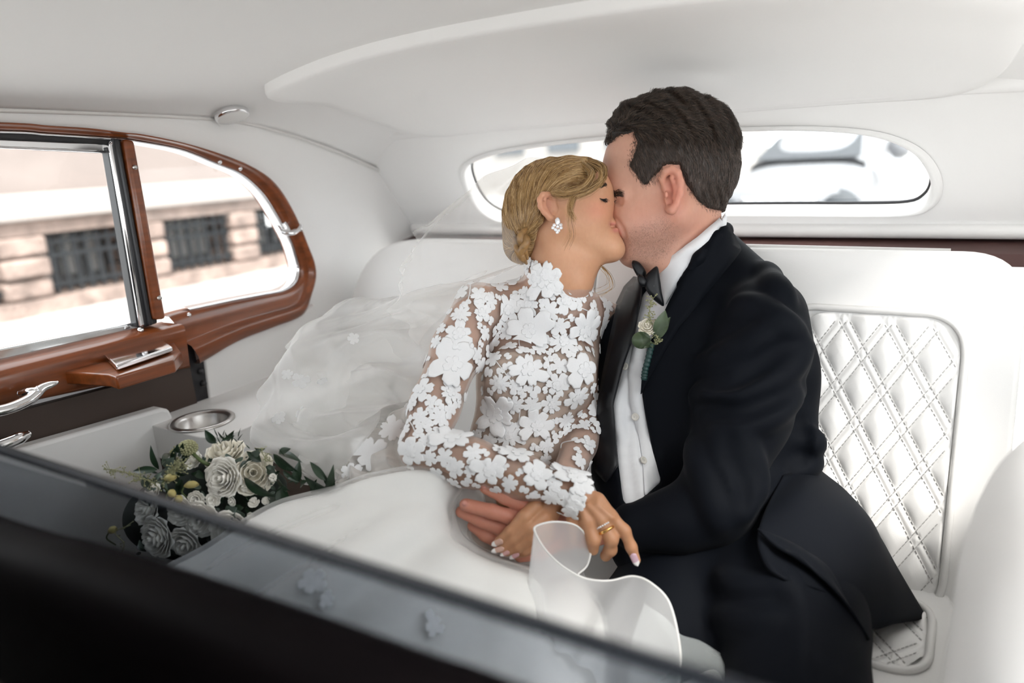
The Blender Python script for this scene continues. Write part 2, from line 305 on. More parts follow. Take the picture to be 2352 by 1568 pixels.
# black door jamb behind the gap and the white quarter panel behind it
prism('door_jamb', [PX(x, y, -1.19) for x, y in ((418, 738), (432, 736), (452, 830), (472, 828), (486, 945), (450, 950), (438, 842))], (-.008, 0, 0), BLACK, door)
for q in ((466, 880), (460, 852)): lathe('bolt', [(.0001, .006), (.005, .005), (.006, 0)], PX(*q, -1.189), (1, 0, 0), RUBBER, door, 12)
qp = [PX(x, y, -1.186) for x, y in ((470, 826), (540, 784), (640, 742), (700, 714))]
qp = qp+[np.array([-1.186, qp[-1][1]+.03, qp[-1][2]+.01]), np.array([-1.186, qp[-1][1]+.06, -.6]), np.array([-1.186, PX(486, 930, -1.186)[1]+.01, -.6]), PX(484, 930, -1.186)]
prism('quarter_panel', qp, (-.012, 0, 0), LEATHER, wall_l, bev=.004)
# ---- ceiling lamp
lx = min(np.linspace(-1.19, -1.0, 100), key=lambda x: abs(PX(532, 262, x)[2]+.003-ceil_z(x, PX(532, 262, x)[1]))); lp = PX(532, 262, lx); lamp = empty('ceiling_lamp', lp); tag(lamp, 'small round ceiling lamp with a chrome rim', 'lamp')
nz = np.array([.35, -.05, -1.])
lathe('lamp_rim', [(.031, -.004), (.0315, .004), (.030, .007), (.026, .007)], lp, nz, CHROME, lamp, 40)
lathe('lamp_lens', [(.027, .007), (.018, .011), (.0005, .012)], lp, nz, mat('white_lens', (.9, .9, .88), .3), lamp, 40)
# ---- left armrest with cup holder
arm = empty('armrest', (-1.1, .85, -.6)); tag(arm, 'white leather armrest with a steel cup holder beside the bouquet', 'armrest')
za = -.412; ac = PZ(465, 968, za)
o2 = rounded([(-1.19, .655), (-.985, .655), (-.985, 1.08), (-1.19, 1.08)], [.03, .05, .02, .02], 8)
hol = [ac[:2]+.042*np.array([math.cos(t), math.sin(t)]) for t in np.linspace(0, 2*np.pi, 40, endpoint=False)]
prism('armrest_pad', [(x, y, za) for x, y in o2], (0, 0, -.06), LEATHER, arm, holes=[[(x, y, za) for x, y in hol]], bev=.008, seg=4)
o3 = [(-1.19, .66), (-.995, .66), (-.995, 1.08), (-1.19, 1.08)]
prism('armrest_side', [(x, y, za-.03) for x, y in o3], (0, 0, -.5), LEATHER, arm, bev=.02, seg=4)
prism('storage_panel', [(-.992, y, z) for y, z in rounded([(.685, za-.055), (.90, za-.055), (.90, za-.24), (.685, za-.24)], .02)], (-.02, 0, 0), BROWN, arm, bev=.004)
prism('storage_panel', [(x, .658, z) for x, z in rounded([(-1.16, za-.055), (-1.02, za-.055), (-1.02, za-.24), (-1.16, za-.24)], .02)], (0, .02, 0), BROWN, arm, bev=.004)
lathe('cup_holder', [(.053, .000), (.053, .003), (.050, .005), (.044, .004), (.0405, -.002), (.039, -.045), (.0005, -.048)], (ac[0], ac[1], za), (0, 0, 1), STEEL, arm, 48)
# ---- right armrest
ra = empty('right_armrest', (.08, .6, -.6)); tag(ra, 'rounded white leather armrest at the right edge', 'armrest')
# ---- rear bench seat
seat = empty('rear_seat', (-.55, 1.0, -.98)); tag(seat, 'white leather rear bench seat with quilted diamond panels', 'seat')
SP = np.array([0, 1.195, -.20]); SN = np.array([0, -1., .33]); SN /= np.linalg.norm(SN)     # reclined front face of the backrest
def onseat(px, py, o=0): return PP(px, py, SP+SN*o, SN)
def sb(x, z, o=0): y = 1.195+(z+.20)*.33; return np.array([x, y, z])+SN*o
def back(name, x0, x1, r0, r1, ztop, m=LEATHER):
    L = rounded([(x0, -.72), (x1, -.72), (x1, ztop), (x0, ztop)], [.02, .02, r1, r0], 12); return prism(name, [sb(x, z) for x, z in L], -SN*.16, m, seat, bev=.028, seg=6)
xa, xb = onseat(1366, 640)[0], onseat(1702, 640)[0]
back('backrest', -1.165, xa-.001, .17, .01, -.165); back('backrest', xa+.001, xb-.001, .01, .01, -.165); back('backrest', xb+.001, .075, .01, .08, -.168)
# piping along the top edges
tube('piping', catmull([sb(-1.166, -.6, -.012), sb(-1.166, -.45, -.012), sb(-1.166, -.33, -.012), sb(-1.145, -.245, -.012), sb(-1.09, -.187, -.012), sb(-1.0, -.166, -.012), sb(-.8, -.165, -.012), sb(xa, -.165, -.012)], 60), .0045, PIPING, seat)
tube('piping', [sb(xa, -.165, -.012), sb(xb, -.166, -.012), sb(-.02, -.168, -.012)], .0045, PIPING, seat)
# quilted diamond panel of the backrest: puffed diamonds between double stitch lines
def quilt(name, fr, u0, u1, v0, v1, rc, pitch_u, pitch_v, ou, ov, h=.0085, gap=.0065, n=(150, 220), parent=None, skew=0., slits=True):
    U, V = np.meshgrid(np.linspace(u0, u1, n[0]), np.linspace(v0, v1, n[1]), indexing='ij')
    # pull the grid into a rounded rectangle
    cu, cv, hu, hv = (u0+u1)/2, (v0+v1)/2, (u1-u0)/2, (v1-v0)/2
    dx = np.maximum(np.abs(U-cu)-(hu-rc), 0); dy = np.maximum(np.abs(V-cv)-(hv-rc), 0); L = np.maximum(dx, dy); Rr = np.hypot(dx, dy); k = np.where(Rr > 1e-9, L/np.maximum(Rr, 1e-9), 1)
    U = cu+np.sign(U-cu)*(np.minimum(np.abs(U-cu), hu-rc)+dx*k); V = cv+np.sign(V-cv)*(np.minimum(np.abs(V-cv), hv-rc)+dy*k)
    Ud = U+skew*(V-v1)
    a = (Ud-ou)/pitch_u+(V-ov)/pitch_v; b = (Ud-ou)/pitch_u-(V-ov)/pitch_v
    sc = 1/math.hypot(1/pitch_u, 1/pitch_v)
    da = np.abs(a-np.round(a))*sc; db = np.abs(b-np.round(b))*sc; d = np.minimum(da, db)
    pr = lambda e: np.where(e < gap, .22*np.cos(np.clip(e/gap, 0, 1)*np.pi/2)**2, 1-np.exp(-np.maximum(e-gap, 0)/.0085))
    Hh = h*np.where(d < gap, np.minimum(pr(da), pr(db)), pr(da)*pr(db)); edge = np.clip((1-np.maximum(np.abs(U-cu)/hu, np.abs(V-cv)/hv))/.02, 0, 1); Hh = Hh*edge
    P = np.array([fr(u, v, hh) for u, v, hh in zip(U.ravel(), V.ravel(), Hh.ravel())]).reshape(*U.shape, 3)
    o = grid(name, P, LEATHER, parent)
    return o
def stitches(name, fr, lines, parent, L=.0042, G=.0026, r=.0007):
    Vs, Qs, nn = [], [], 0
    for (ua, va), (ub, vb) in lines:
        ln = math.hypot(ub-ua, vb-va); k = int(ln/(L+G))
        for i in range(k):
            t0, t1 = i*(L+G)/ln, (i*(L+G)+L)/ln
            p = [fr(ua+(ub-ua)*t, va+(vb-va)*t, .0012) for t in (t0, t1)]
            V, Q = tube_geo(p, r, 4); Vs.append(V); Qs.append(Q+nn); nn += len(V)
    if Vs: o = fastmesh(name, np.vstack(Vs), np.vstack(Qs), STITCH, parent); o['kind'] = 'stuff'
fb = lambda u, v, hh: sb(u, v, .002+hh)
qx1 = onseat(2203, 850)[0]; qz1 = onseat(2000, 722)[2]; qz0 = -.66; qx0 = xb+.09
PU, PV = 2*abs(onseat(2045, 770)[0]-onseat(1940, 800)[0]), 2*abs(onseat(1980, 830)[2]-onseat(1980, 745)[2])
PU, PV = abs(onseat(2089, 816)[0]-onseat(1981, 813)[0]), abs(onseat(1981, 813)[2]-onseat(1973, 971)[2])
ou_, ov_ = onseat(1981, 813)[0], onseat(1981, 813)[2]
q1 = quilt('quilted_back_panel', fb, qx0, qx1, qz0, qz1, .055, PU, PV, ou_, ov_, parent=seat)
def diamond_lines(u0, u1, v0, v1, ou, ov, gap, rc):
    out = []; n_ = np.array([1/PU, 1/PV]); sc = 1/np.hypot(*n_)
    for sgn in (1, -1):
        for k in range(-14, 15):
            for o in (-gap, gap):
                c = k+o/sc          # (u-ou)/PU + sgn (v-ov)/PV = c
                pts = []
                for t in np.linspace(0, 1, 120):
                    v = v0+(v1-v0)*t; u = ou+PU*(c-sgn*(v-ov)/PV)
                    dx = max(abs(u-(u0+u1)/2)-((u1-u0)/2-rc), 0); dy = max(abs(v-(v0+v1)/2)-((v1-v0)/2-rc), 0)
                    if math.hypot(dx, dy) < rc-.004: pts.append((u, v))
                if len(pts) > 3: out.append((pts[0], pts[-1]))
    return out
stitches('stitching', fb, diamond_lines(qx0, qx1, qz0, qz1, ou_, ov_, .0065, .055), q1)
tube('panel_piping', [fb(*p, .002) for p in rounded([(qx0, qz0), (qx1+.006, qz0), (qx1+.006, qz1+.006), (qx0, qz1+.006)], [.03, .055, .06, .03], 14)], .0052, PIPING, seat, 8, True)
# seat cushion, its top a little below the hips
ZC = -.625
def top_(x, y, o=0): return np.array([x, y, ZC+.03*(1.05-y)+o])
def edge_xy(px, py): p = PZ(px, py, ZC); return p[:2]
rimc = [edge_xy(2168, 1333), edge_xy(2190, 1390), edge_xy(2225, 1452), edge_xy(2290, 1520), edge_xy(2352, 1572)]
cush = [(-.98, 1.10), (rimc[0][0]-.01, 1.10)]+[tuple(p) for p in rimc]+[(rimc[-1][0]+.02, .56), (-.98, .56)]
prism('seat_cushion', [(x, y, ZC) for x, y in cush], (0, 0, -.20), LEATHER, seat, bev=.03, seg=6)
tube('piping', catmull([(x, y, ZC-.01) for x, y in cush[1:-1]], 40), .0045, PIPING, seat)
fc = lambda u, v, hh: np.array([u, v, ZC+.001+hh])
ce = edge_xy(2128, 1440)[0]; cf = edge_xy(2060, 1538)[1]; co = edge_xy(1985, 1440)
PU, PV = .075, .095
q2 = quilt('quilted_seat_panel', fc, ce-.34, ce, cf, 1.02, .045, PU, PV, co[0], co[1], parent=seat)
stitches('stitching', fc, diamond_lines(ce-.34, ce, cf, 1.02, co[0], co[1], .0065, .045), q2)
tube('panel_piping', [fc(*p, .002) for p in rounded([(ce-.345, cf-.006), (ce+.006, cf-.006), (ce+.006, 1.02), (ce-.345, 1.02)], [.045, .05, .05, .045], 14)], .0052, PIPING, seat, 8, True)
# right armrest: a soft padded bolster along the right wall
rows = []
for y, w, zt_, zb_ in [(.30, .21, -.20, -.95), (.5, .205, -.215, -.95), (.65, .20, -.235, -.95), (.78, .19, -.262, -.95), (.9, .175, -.30, -.95), (.99, .15, -.345, -.95), (1.06, .12, -.40, -.95), (1.10, .08, -.46, -.95)]:
    L = [(XR+.045, zb_), (XR+.045-w*.8, zb_), (XR+.045-w, zb_+.15), (XR+.045-w*1.0, zt_-.17), (XR+.045-w*.96, zt_-.08), (XR+.045-w*.80, zt_-.02), (XR+.045-w*.5, zt_), (XR+.045, zt_+.005)]
    rows.append([(x, y, z) for x, z in catmull(L, 40)])
grid('armrest_bolster', rows, LEATHER, ra, thick=.01, flip=True)
# ---- partition between the cabins: dark wood rail and a half-lowered pane
part = empty('partition', (-.5, .24, -.98)); tag(part, 'dark wood partition rail with a lowered glass pane in the foreground', 'partition')
pts = [PY(x, y, .258)+np.array([0, 0, .008]) for x, y in ((0, 1183), (255, 1255), (553, 1348), (1000, 1501), (1200, 1570))]
xs = [-1.19]+[p[0] for p in pts]+[.1, .21]; zs = [pts[0][2]-.01]+[p[2] for p in pts]+[pts[-1][2], pts[-1][2]-.005]
tp = catmull(np.column_stack([xs, zs]), 60)
rows = [np.column_stack([tp[:, 0], np.full(60, y), tp[:, 1]+dz]) for y, dz in ((.262, -.5), (.262, -.03), (.258, -.008), (.248, -.001), (.235, 0), (.222, -.003), (.210, -.014), (.206, -.04), (.206, -.085), (.215, -.10), (.215, -.62))]
grid('partition_rail', np.array(rows), DARKWOOD, part)
ge = [PY(x, y, .272) for x, y in ((0, 1040), (800, 1275), (1640, 1568))]
gz = [np.interp(x, [ge[0][0], ge[1][0], ge[2][0]], [ge[0][2], ge[1][2], ge[2][2]]) for x in (-1.18, .2)]
prism('partition_glass', [(-1.18, .272, gz[0]), (.2, .272, gz[1]), (.2, .272, -.6), (-1.18, .272, -.6)], (0, .005, 0), TINT, part)
tube('glass_edge', [(-1.18, .2745, gz[0]), (.2, .2745, gz[1])], .0045, mat('dark_glass_edge', (.012, .016, .024), .25), part, 8)
fs = prism('front_seat', [(x, -.06, z) for x, z in rounded([(-1.0, -.98), (-.235, -.98), (-.245, -.172), (-.99, -.16)], [.02, .02, .05, .08], 8)], (0, .15, 0), BROWN, bev=.03, seg=4)
tag(fs, 'brown leather front seat back at the lower left corner', 'seat')
# ================================================================ outside
PAVE = mat('pale_paving', (.36, .35, .34), .9, var=.12, vscale=3)
ROAD = mat('grey_asphalt', (.36, .35, .34), .9, var=.15, vscale=4)
STONE = mat('pink_sandstone', (.235, .175, .148), .85, var=.4, vscale=5, bump=.6, bscale=9, dist=.05)
ASHLAR = mat('smooth_pink_stone', (.19, .158, .143), .8, var=.1, vscale=2)
IRON = mat('dark_iron', (.016, .018, .02), .6, spec=.2)
DARKGLASS = mat('dark_window_glass', (.085, .09, .092), .4, spec=.2)
g = grid('ground', [[(-60, -60, GROUND), (-60, 80, GROUND)], [(60, -60, GROUND), (60, 80, GROUND)]], ROAD); g['kind'] = 'structure'
XB = -6.6
def fz(px, py): p = PX(px, py, XB); return p[1], p[2]
b0 = PX(0, 742, XB); print('facade base', b0)
pv = prism('pavement', [(XB, -20, GROUND), (-3.6, -20, GROUND), (-3.6, 40, GROUND), (XB, 40, GROUND)], (0, 0, b0[2]-GROUND if b0[2] > GROUND else .12), PAVE); pv['kind'] = 'structure'
zg = max(b0[2], GROUND+.12)
bld = empty('stone_building', (XB, 5, zg)); tag(bld, 'pink sandstone building with barred basement windows outside the side window', 'building')
led = fz(290, 484)[1]; ltop = led+.22; wz1 = fz(110, 535)[1]; wz0 = fz(140, 672)[1]
ww = [(fz(112, 600)[0], fz(300, 600)[0]), (fz(383, 560)[0], fz(531, 540)[0]), (fz(588, 520)[0], fz(588, 520)[0]+(fz(300,600)[0]-fz(112,600)[0]))]
wl = ww[0][1]-ww[0][0]; gp = ww[1][0]-ww[0][1]
ww = [(ww[0][0]-2*(wl+gp), ww[0][1]-2*(wl+gp)), (ww[0][0]-(wl+gp), ww[0][1]-(wl+gp))]+ww+[(ww[2][1]+gp, ww[2][1]+gp+wl), (ww[2][1]+2*gp+wl, ww[2][1]+2*(gp+wl))]
y0, y1 = ww[0][0]-gp, ww[-1][1]+gp
prism('upper_wall', [(XB, y0, led), (XB, y1, led), (XB, y1, led+7), (XB, y0, led+7)], (-.6, 0, 0), ASHLAR, bld)
prism('ledge', [(XB+.12, y0, led), (XB+.12, y1, led), (XB+.12, y1, ltop), (XB+.12, y0, ltop)], (-.2, 0, 0), mat('pale_ledge_stone', (.27, .24, .22), .8), bld, bev=.02)
box('lintel', (XB-.4, y0, wz1), (XB+.02, y1, led), STONE, bld); box('plinth', (XB-.4, y0, zg-.1), (XB+.04, y1, wz0-.02), STONE, bld)
box('back_wall', (XB-.6, y0, zg), (XB-.5, y1, led), DARKGLASS, bld)
edges_ = [y0]+[v for a in ww for v in a]+[y1]
for k in range(0, len(edges_), 2):      # piers of rough stone blocks between the windows
    a, b = edges_[k], edges_[k+1]; nb = 3
    for j in range(nb):
        z0 = wz0-.02+(wz1-wz0+.02)*j/nb; z1 = wz0-.02+(wz1-wz0+.02)*(j+1)/nb; pr = .02+.05*rng.random()
        box('stone_block', (XB-.45, a+.005, z0+.008), (XB+pr, b-.005, z1-.008), STONE, bld, bev=.03, seg=2)
for k, (a, b) in enumerate(ww):
    w = box('window', (XB-.42, a, wz0), (XB-.40, b, wz1), DARKGLASS, bld)
    for zz in (wz0+.05, wz1-.10, wz0+.30): box('grille_rail', (XB-.06, a, zz), (XB-.03, b, zz+.035), IRON, w)
    nb = 7
    for j in range(nb):
        yy = a+(b-a)*(j+.5)/nb; box('grille_bar', (XB-.06, yy-.016, wz0), (XB-.035, yy+.016, wz1-.02), IRON, w)
    for j in range(3): box('curtain', (XB-.39, a+(b-a)*(.08+.32*j), wz0+.1), (XB-.385, a+(b-a)*(.30+.32*j), wz1-.05), mat('pale_blind', (.30, .30, .29), .9) if k == 0 and j == 0 else bpy.data.materials['pale_blind'], w)
    if k == 4: box('notice', (XB-.03, a+.25*(b-a), wz0+.32), (XB-.025, a+.48*(b-a), wz0+.58), mat('white_paper', (.85, .85, .85), .8), w)
# ---- behind the rear window: street, a pale car, buildings
def rear(px, py, y): return PY(px, py, y)
cw = empty('parked_car', rear(1800, 470, 6.0)); tag(cw, 'pale car with dark windscreen following behind, through the rear window', 'car')
YC = 6.0; base = rear(1800, 470, YC); cx = rear(1790, 400, YC)[0]
PAINT = mat('pearl_white_paint', (.17, .175, .185), .4, coat=.1); CARGLASS = mat('windscreen_glass', (.06, .065, .07), .6, spec=.1)
hw = abs(rear(1975, 400, YC)[0]-cx); zt_ = rear(1790, 300, YC+1.6)[2]; zbelt = rear(1790, 375, YC+.9)[2]; zb_ = rear(1790, 520, YC)[2]-.2
def carsec(y, w, z0, z1, r=.12): return [(cx+w*math.copysign(abs(math.cos(t))**.5, math.cos(t)), y, (z0+z1)/2+(z1-z0)/2*math.copysign(abs(math.sin(t))**.5, math.sin(t))) for t in np.linspace(0, 2*np.pi, 40, endpoint=False)]
zh = rear(1790, 415, YC)[2]
body = [carsec(YC-.02, hw*.3, zb_+.15, zh-.2), carsec(YC, hw*.92, zb_, zh-.06), carsec(YC+.2, hw, zb_, zh), carsec(YC+1.2, hw, zb_, zbelt), carsec(YC+4.2, hw, zb_, zbelt), carsec(YC+4.3, hw*.9, zb_, zbelt)]
grid('car_body', body, PAINT, cw, cv=True)
cab = [carsec(YC+1.05, hw*.86, zbelt-.2, zbelt+.02), carsec(YC+1.75, hw*.74, zbelt-.2, zt_), carsec(YC+3.5, hw*.72, zbelt-.2, zt_), carsec(YC+4.2, hw*.8, zbelt-.2, zbelt)]
grid('car_cabin', cab, PAINT, cw, cv=True)
mesh('windscreen', [(cx-hw*.78, YC+1.05, zbelt+.03), (cx+hw*.78, YC+1.05, zbelt+.03), (cx+hw*.66, YC+1.66, zt_-.06), (cx-hw*.66, YC+1.66, zt_-.06)], [(0, 1, 2, 3)], CARGLASS, cw, False)
for s in (-1, 1):
    mr_ = lathe('door_mirror', [(.001, -.1), (.09, -.06), (.11, 0), (.09, .06), (.001, .08)], (cx+s*(hw+.16), YC+1.1, zbelt+.1), (1, 0, .2), PAINT, cw, 16)
    lathe('headlamp', [(.001, -.06), (.10, -.04), (.15, .05), (.14, .1)], (cx+s*hw*.76, YC-.0, zh-.22), (0, 1, 0), CARGLASS, cw, 20)
box('grille', (cx-hw*.5, YC-.06, zh-.42), (cx+hw*.5, YC+.05, zh-.12), CHROME, cw, bev=.03)
for j in range(7): box('grille_slat', (cx-hw*.46+j*hw*.15, YC-.075, zh-.40), (cx-hw*.46+j*hw*.15+.02, YC-.055, zh-.14), IRON, cw)
box('bumper', (cx-hw*.95, YC-.1, zb_), (cx+hw*.95, YC+.1, zh-.5), PAINT, cw, bev=.05)
fb_ = empty('street_building', (-9, 22, GROUND)); tag(fb_, 'pale building with tall windows far behind, left in the rear window', 'building')
PALE = mat('pale_facade', (.30, .285, .27), .9, var=.06)
box('facade', (-22, 20, GROUND), (-5.5, 24, 12), PALE, fb_)
for j in range(8): 
    w = box('window', (-20.5+1.9*j, 19.93, GROUND+1.3), (-19.5+1.9*j, 19.98, GROUND+3.8), mat('grey_window', (.08, .09, .10), .3) if j == 0 else bpy.data.materials['grey_window'], fb_)
b2 = box('distant_building', (2, 30, GROUND), (22, 34, 10), PALE); tag(b2, 'pale block far down the street at the right', 'building')
# ================================================================ modelling by distance fields
# metric space aligned with the line of sight (x right, y down, z away); W turns it into the car frame
def cp(px, py, d): return np.array([(px-1176)/F*d, (py-784)/F*d, d])
class Vol:
    def __init__(s, x0, x1, y0, y1, d0, d1, h):
        c = np.array([cp(x, y, d) for x in (x0, x1) for y in (y0, y1) for d in (d0, d1)]); s.lo = c.min(0)-2*h; s.h = h
        s.n = np.ceil((c.max(0)+2*h-s.lo)/h).astype(int)+1; s.a = np.full(s.n, 1., np.float32)
        s.ax = [(s.lo[i]+h*np.arange(s.n[i])).astype(np.float32) for i in range(3)]
    def sl(s, lo, hi, m):
        i0 = np.clip(np.floor((lo-m-s.lo)/s.h).astype(int), 0, s.n); i1 = np.clip(np.ceil((hi+m-s.lo)/s.h).astype(int)+1, 0, s.n)
        S = tuple(slice(a, b) for a, b in zip(i0, i1)); return S, s.ax[0][S[0]][:, None, None], s.ax[1][S[1]][None, :, None], s.ax[2][S[2]][None, None, :]
    def join(s, S, b, k, op='u'):
        a = s.a[S]
        if a.size == 0: return
        if op == 'u':
            if k <= 0: s.a[S] = np.minimum(a, b); return
            h = np.clip(.5+.5*(b-a)/k, 0, 1); s.a[S] = b*(1-h)+a*h-k*h*(1-h)
        else:
            if k <= 0: s.a[S] = np.maximum(a, -b); return
            h = np.clip(.5-.5*(b+a)/k, 0, 1); s.a[S] = a*(1-h)-b*h+k*h*(1-h)
    def rc(s, A, B, k=.012, op='u', zs=1.):       # tapered limb, A and B = (px, py, d, radius in px)
        a, b = cp(*A[:3]), cp(*B[:3]); ra, rb = A[3]*A[2]/F, B[3]*B[2]/F; r = max(ra, rb)*max(1, zs)
        S, x, y, z = s.sl(np.minimum(a, b)-r, np.maximum(a, b)+r, k+3*s.h); ba = b-a; L = ba@ba+1e-12
        t = np.clip(((x-a[0])*ba[0]+(y-a[1])*ba[1]+(z-a[2])*ba[2])/L, 0, 1)
        q = np.sqrt((x-a[0]-t*ba[0])**2+(y-a[1]-t*ba[1])**2+((z-a[2]-t*ba[2])/zs)**2)-(ra+t*(rb-ra)); s.join(S, q, k, op); return s
    def chain(s, P, k=.008, op='u', zs=1.):
        for A, B in zip(P[:-1], P[1:]): s.rc(A, B, k, op, zs)
        return s
    def ell(s, px, py, d, rx, ry, rz, k=.015, op='u', rot=0, yaw=0):  # radii in px at that depth; rot turns in the picture plane, yaw about the vertical
        c = cp(px, py, d); R = np.array([rx, ry, rz])*d/F; m = R.max(); S, x, y, z = s.sl(c-m, c+m, k+3*s.h)
        x, y, z = x-c[0], y-c[1], z-c[2]; t = math.radians(rot); x, y = x*math.cos(t)+y*math.sin(t), -x*math.sin(t)+y*math.cos(t)
        t = math.radians(yaw); x, z = x*math.cos(t)+z*math.sin(t), -x*math.sin(t)+z*math.cos(t)
        k0 = np.sqrt((x/R[0])**2+(y/R[1])**2+(z/R[2])**2); k1 = np.sqrt((x/R[0]**2)**2+(y/R[1]**2)**2+(z/R[2]**2)**2)+1e-9
        s.join(S, k0*(k0-1)/k1, k, op); return s
    def poly(s, pts, d0, d1, k=.004, op='s'):      # prism cut along the depth direction through a traced outline
        P = np.array(pts, float); dm = (d0+d1)/2; lo = np.min([cp(*p, d) for p in P for d in (d0, d1)], 0); hi = np.max([cp(*p, d) for p in P for d in (d0, d1)], 0)
        S, x, y, z = s.sl(lo, hi, k+3*s.h); X, Y = x/z*F+1176, y/z*F+784; X, Y = np.broadcast_arrays(X, Y)
        d = np.full(X.shape, 1e9); sg = np.ones(X.shape); n = len(P)
        for i in range(n):
            a, b = P[i], P[i-1]; e = b-a; wx, wy = X-a[0], Y-a[1]; t = np.clip((wx*e[0]+wy*e[1])/(e@e), 0, 1); d = np.minimum(d, (wx-e[0]*t)**2+(wy-e[1]*t)**2)
            c1, c2, c3 = Y >= a[1], Y < b[1], e[0]*wy > e[1]*wx; sg = np.where((c1 & c2 & c3) | (~c1 & ~c2 & ~c3), -sg, sg)
        q = np.maximum(sg*np.sqrt(d)*dm/F, np.maximum(d0-z, z-d1)); s.join(S, q, k, op); return s
    def wave(s, fn): s.a += fn(s.ax[0][:, None, None], s.ax[1][None, :, None], s.ax[2][None, None, :]).astype(np.float32)
    def blur(s, n=1):
        for _ in range(n):
            for ax in range(3): s.a = (np.roll(s.a, 1, ax)+2*s.a+np.roll(s.a, -1, ax))/4
    def __call__(s, p):
        g = (np.asarray(p)-s.lo)/s.h; i = np.clip(np.floor(g).astype(int), 0, np.array(s.n)-2); f = np.clip(g-i, 0, 1); r = 0
        for o in range(8):
            b = np.array([o >> 2 & 1, o >> 1 & 1, o & 1]); w = np.prod(np.where(b, f, 1-f), -1); j = i+b; r = r+w*s.a[j[..., 0], j[..., 1], j[..., 2]]
        return r
    def grad(s, p):
        e = s.h; G = np.stack([s(p+np.eye(3)[i]*e)-s(p-np.eye(3)[i]*e) for i in range(3)], -1); return G/(np.linalg.norm(G, axis=-1, keepdims=True)+1e-9)
    def hit(s, px, py, off=0., d0=None, d1=None):      # first surface along the sight line, raised by off
        px, py = np.atleast_1d(np.asarray(px, float)), np.atleast_1d(np.asarray(py, float)); r = np.stack([(px-1176)/F, (py-784)/F, np.ones_like(px)], -1)
        ts = np.arange(d0 or s.lo[2], d1 or s.ax[2][-1], s.h*.6); v = np.stack([s(r*t) for t in ts], -1); neg = v < 0; i = np.where(neg.any(-1), neg.argmax(-1), v.argmin(-1)); i = np.clip(i, 1, len(ts)-1)
        va, vb = np.take_along_axis(v, i[:, None]-1, 1)[:, 0], np.take_along_axis(v, i[:, None], 1)[:, 0]; f = np.where((va > 0) & (vb < 0), va/(va-vb+1e-9), 1); t = ts[i-1]+f*(ts[1]-ts[0])
        p = r*t[:, None]; return p+s.grad(p)*off
    def project(s, p, off=0., it=6):
        p = np.array(p, float)
        for _ in range(it): p = p-s.grad(p)*np.clip(s(p)-off, -.02, .02)[..., None]
        return p
    def surf(s, iso=0.):
        a = s.a-iso; g = a < 0; n = a.shape; c = [a[i:n[0]-1+i, j:n[1]-1+j, k:n[2]-1+k] for i in (0, 1) for j in (0, 1) for k in (0, 1)]
        cs = np.zeros(c[0].shape, np.int8)
        for q in c: cs += (q < 0)
        m = (cs > 0) & (cs < 8); idx = np.argwhere(m); V = np.stack([q[m] for q in c], 1); O = np.array([(i, j, k) for i in (0, 1) for j in (0, 1) for k in (0, 1)], float)
        sm_, ct = np.zeros((len(idx), 3)), np.zeros(len(idx))
        for i in range(8):
            for j in range(i+1, 8):
                if np.abs(O[i]-O[j]).sum() == 1:
                    cr = (V[:, i] < 0) != (V[:, j] < 0); t = np.where(cr, V[:, i]/(V[:, i]-V[:, j]+1e-12), 0); sm_ += np.where(cr[:, None], O[i]+t[:, None]*(O[j]-O[i]), 0); ct += cr
        P = s.lo+s.h*(idx+sm_/ct[:, None]); ids = np.full(m.shape, -1, np.int32); ids[m] = np.arange(len(idx)); Q = []
        for ax in range(3):
            A = np.moveaxis(g, ax, 0); I = np.moveaxis(ids, ax, 0); e = A[:-1, 1:-1, 1:-1] != A[1:, 1:-1, 1:-1]; w = np.argwhere(e); fl = A[:-1, 1:-1, 1:-1][e]
            i, j, k = w[:, 0], w[:, 1], w[:, 2]; q = np.stack([I[i, j, k], I[i, j+1, k], I[i, j+1, k+1], I[i, j, k+1]], 1); fl = fl if ax != 1 else ~fl; q[~fl] = q[~fl][:, ::-1]; Q.append(q)
        Q = np.vstack(Q); return P, Q[(Q >= 0).all(1)]
def relax(P, Q, n=2, lam=.5):
    for _ in range(n):
        S = np.zeros_like(P); c = np.zeros(len(P))
        for k in range(4):
            for o in (1, 3): np.add.at(S, Q[:, k], P[Q[:, (k+o) % 4]]); np.add.at(c, Q[:, k], 1)
        P = P+lam*(S/np.maximum(c, 1)[:, None]-P)
    return P
def w3(p): return np.asarray(p) @ W.T
def solid(name, vols, m, parent, it=1, iso=0.):
    Ps, Qs, n = [], [], 0
    for v in (vols if isinstance(vols, (list, tuple)) else [vols]):
        P, Q = v.surf(iso); P = relax(P, Q, it); Ps.append(P); Qs.append(Q+n); n += len(P)
    P = np.vstack(Ps); o = fastmesh(name, w3(P), np.vstack(Qs), m, parent); return o, P
def paint(o, cols):
    at = o.data.color_attributes.new('Col', 'FLOAT_COLOR', 'POINT'); at.data.foreach_set('color', np.column_stack([cols, np.ones(len(cols))]).astype(np.float32).ravel())
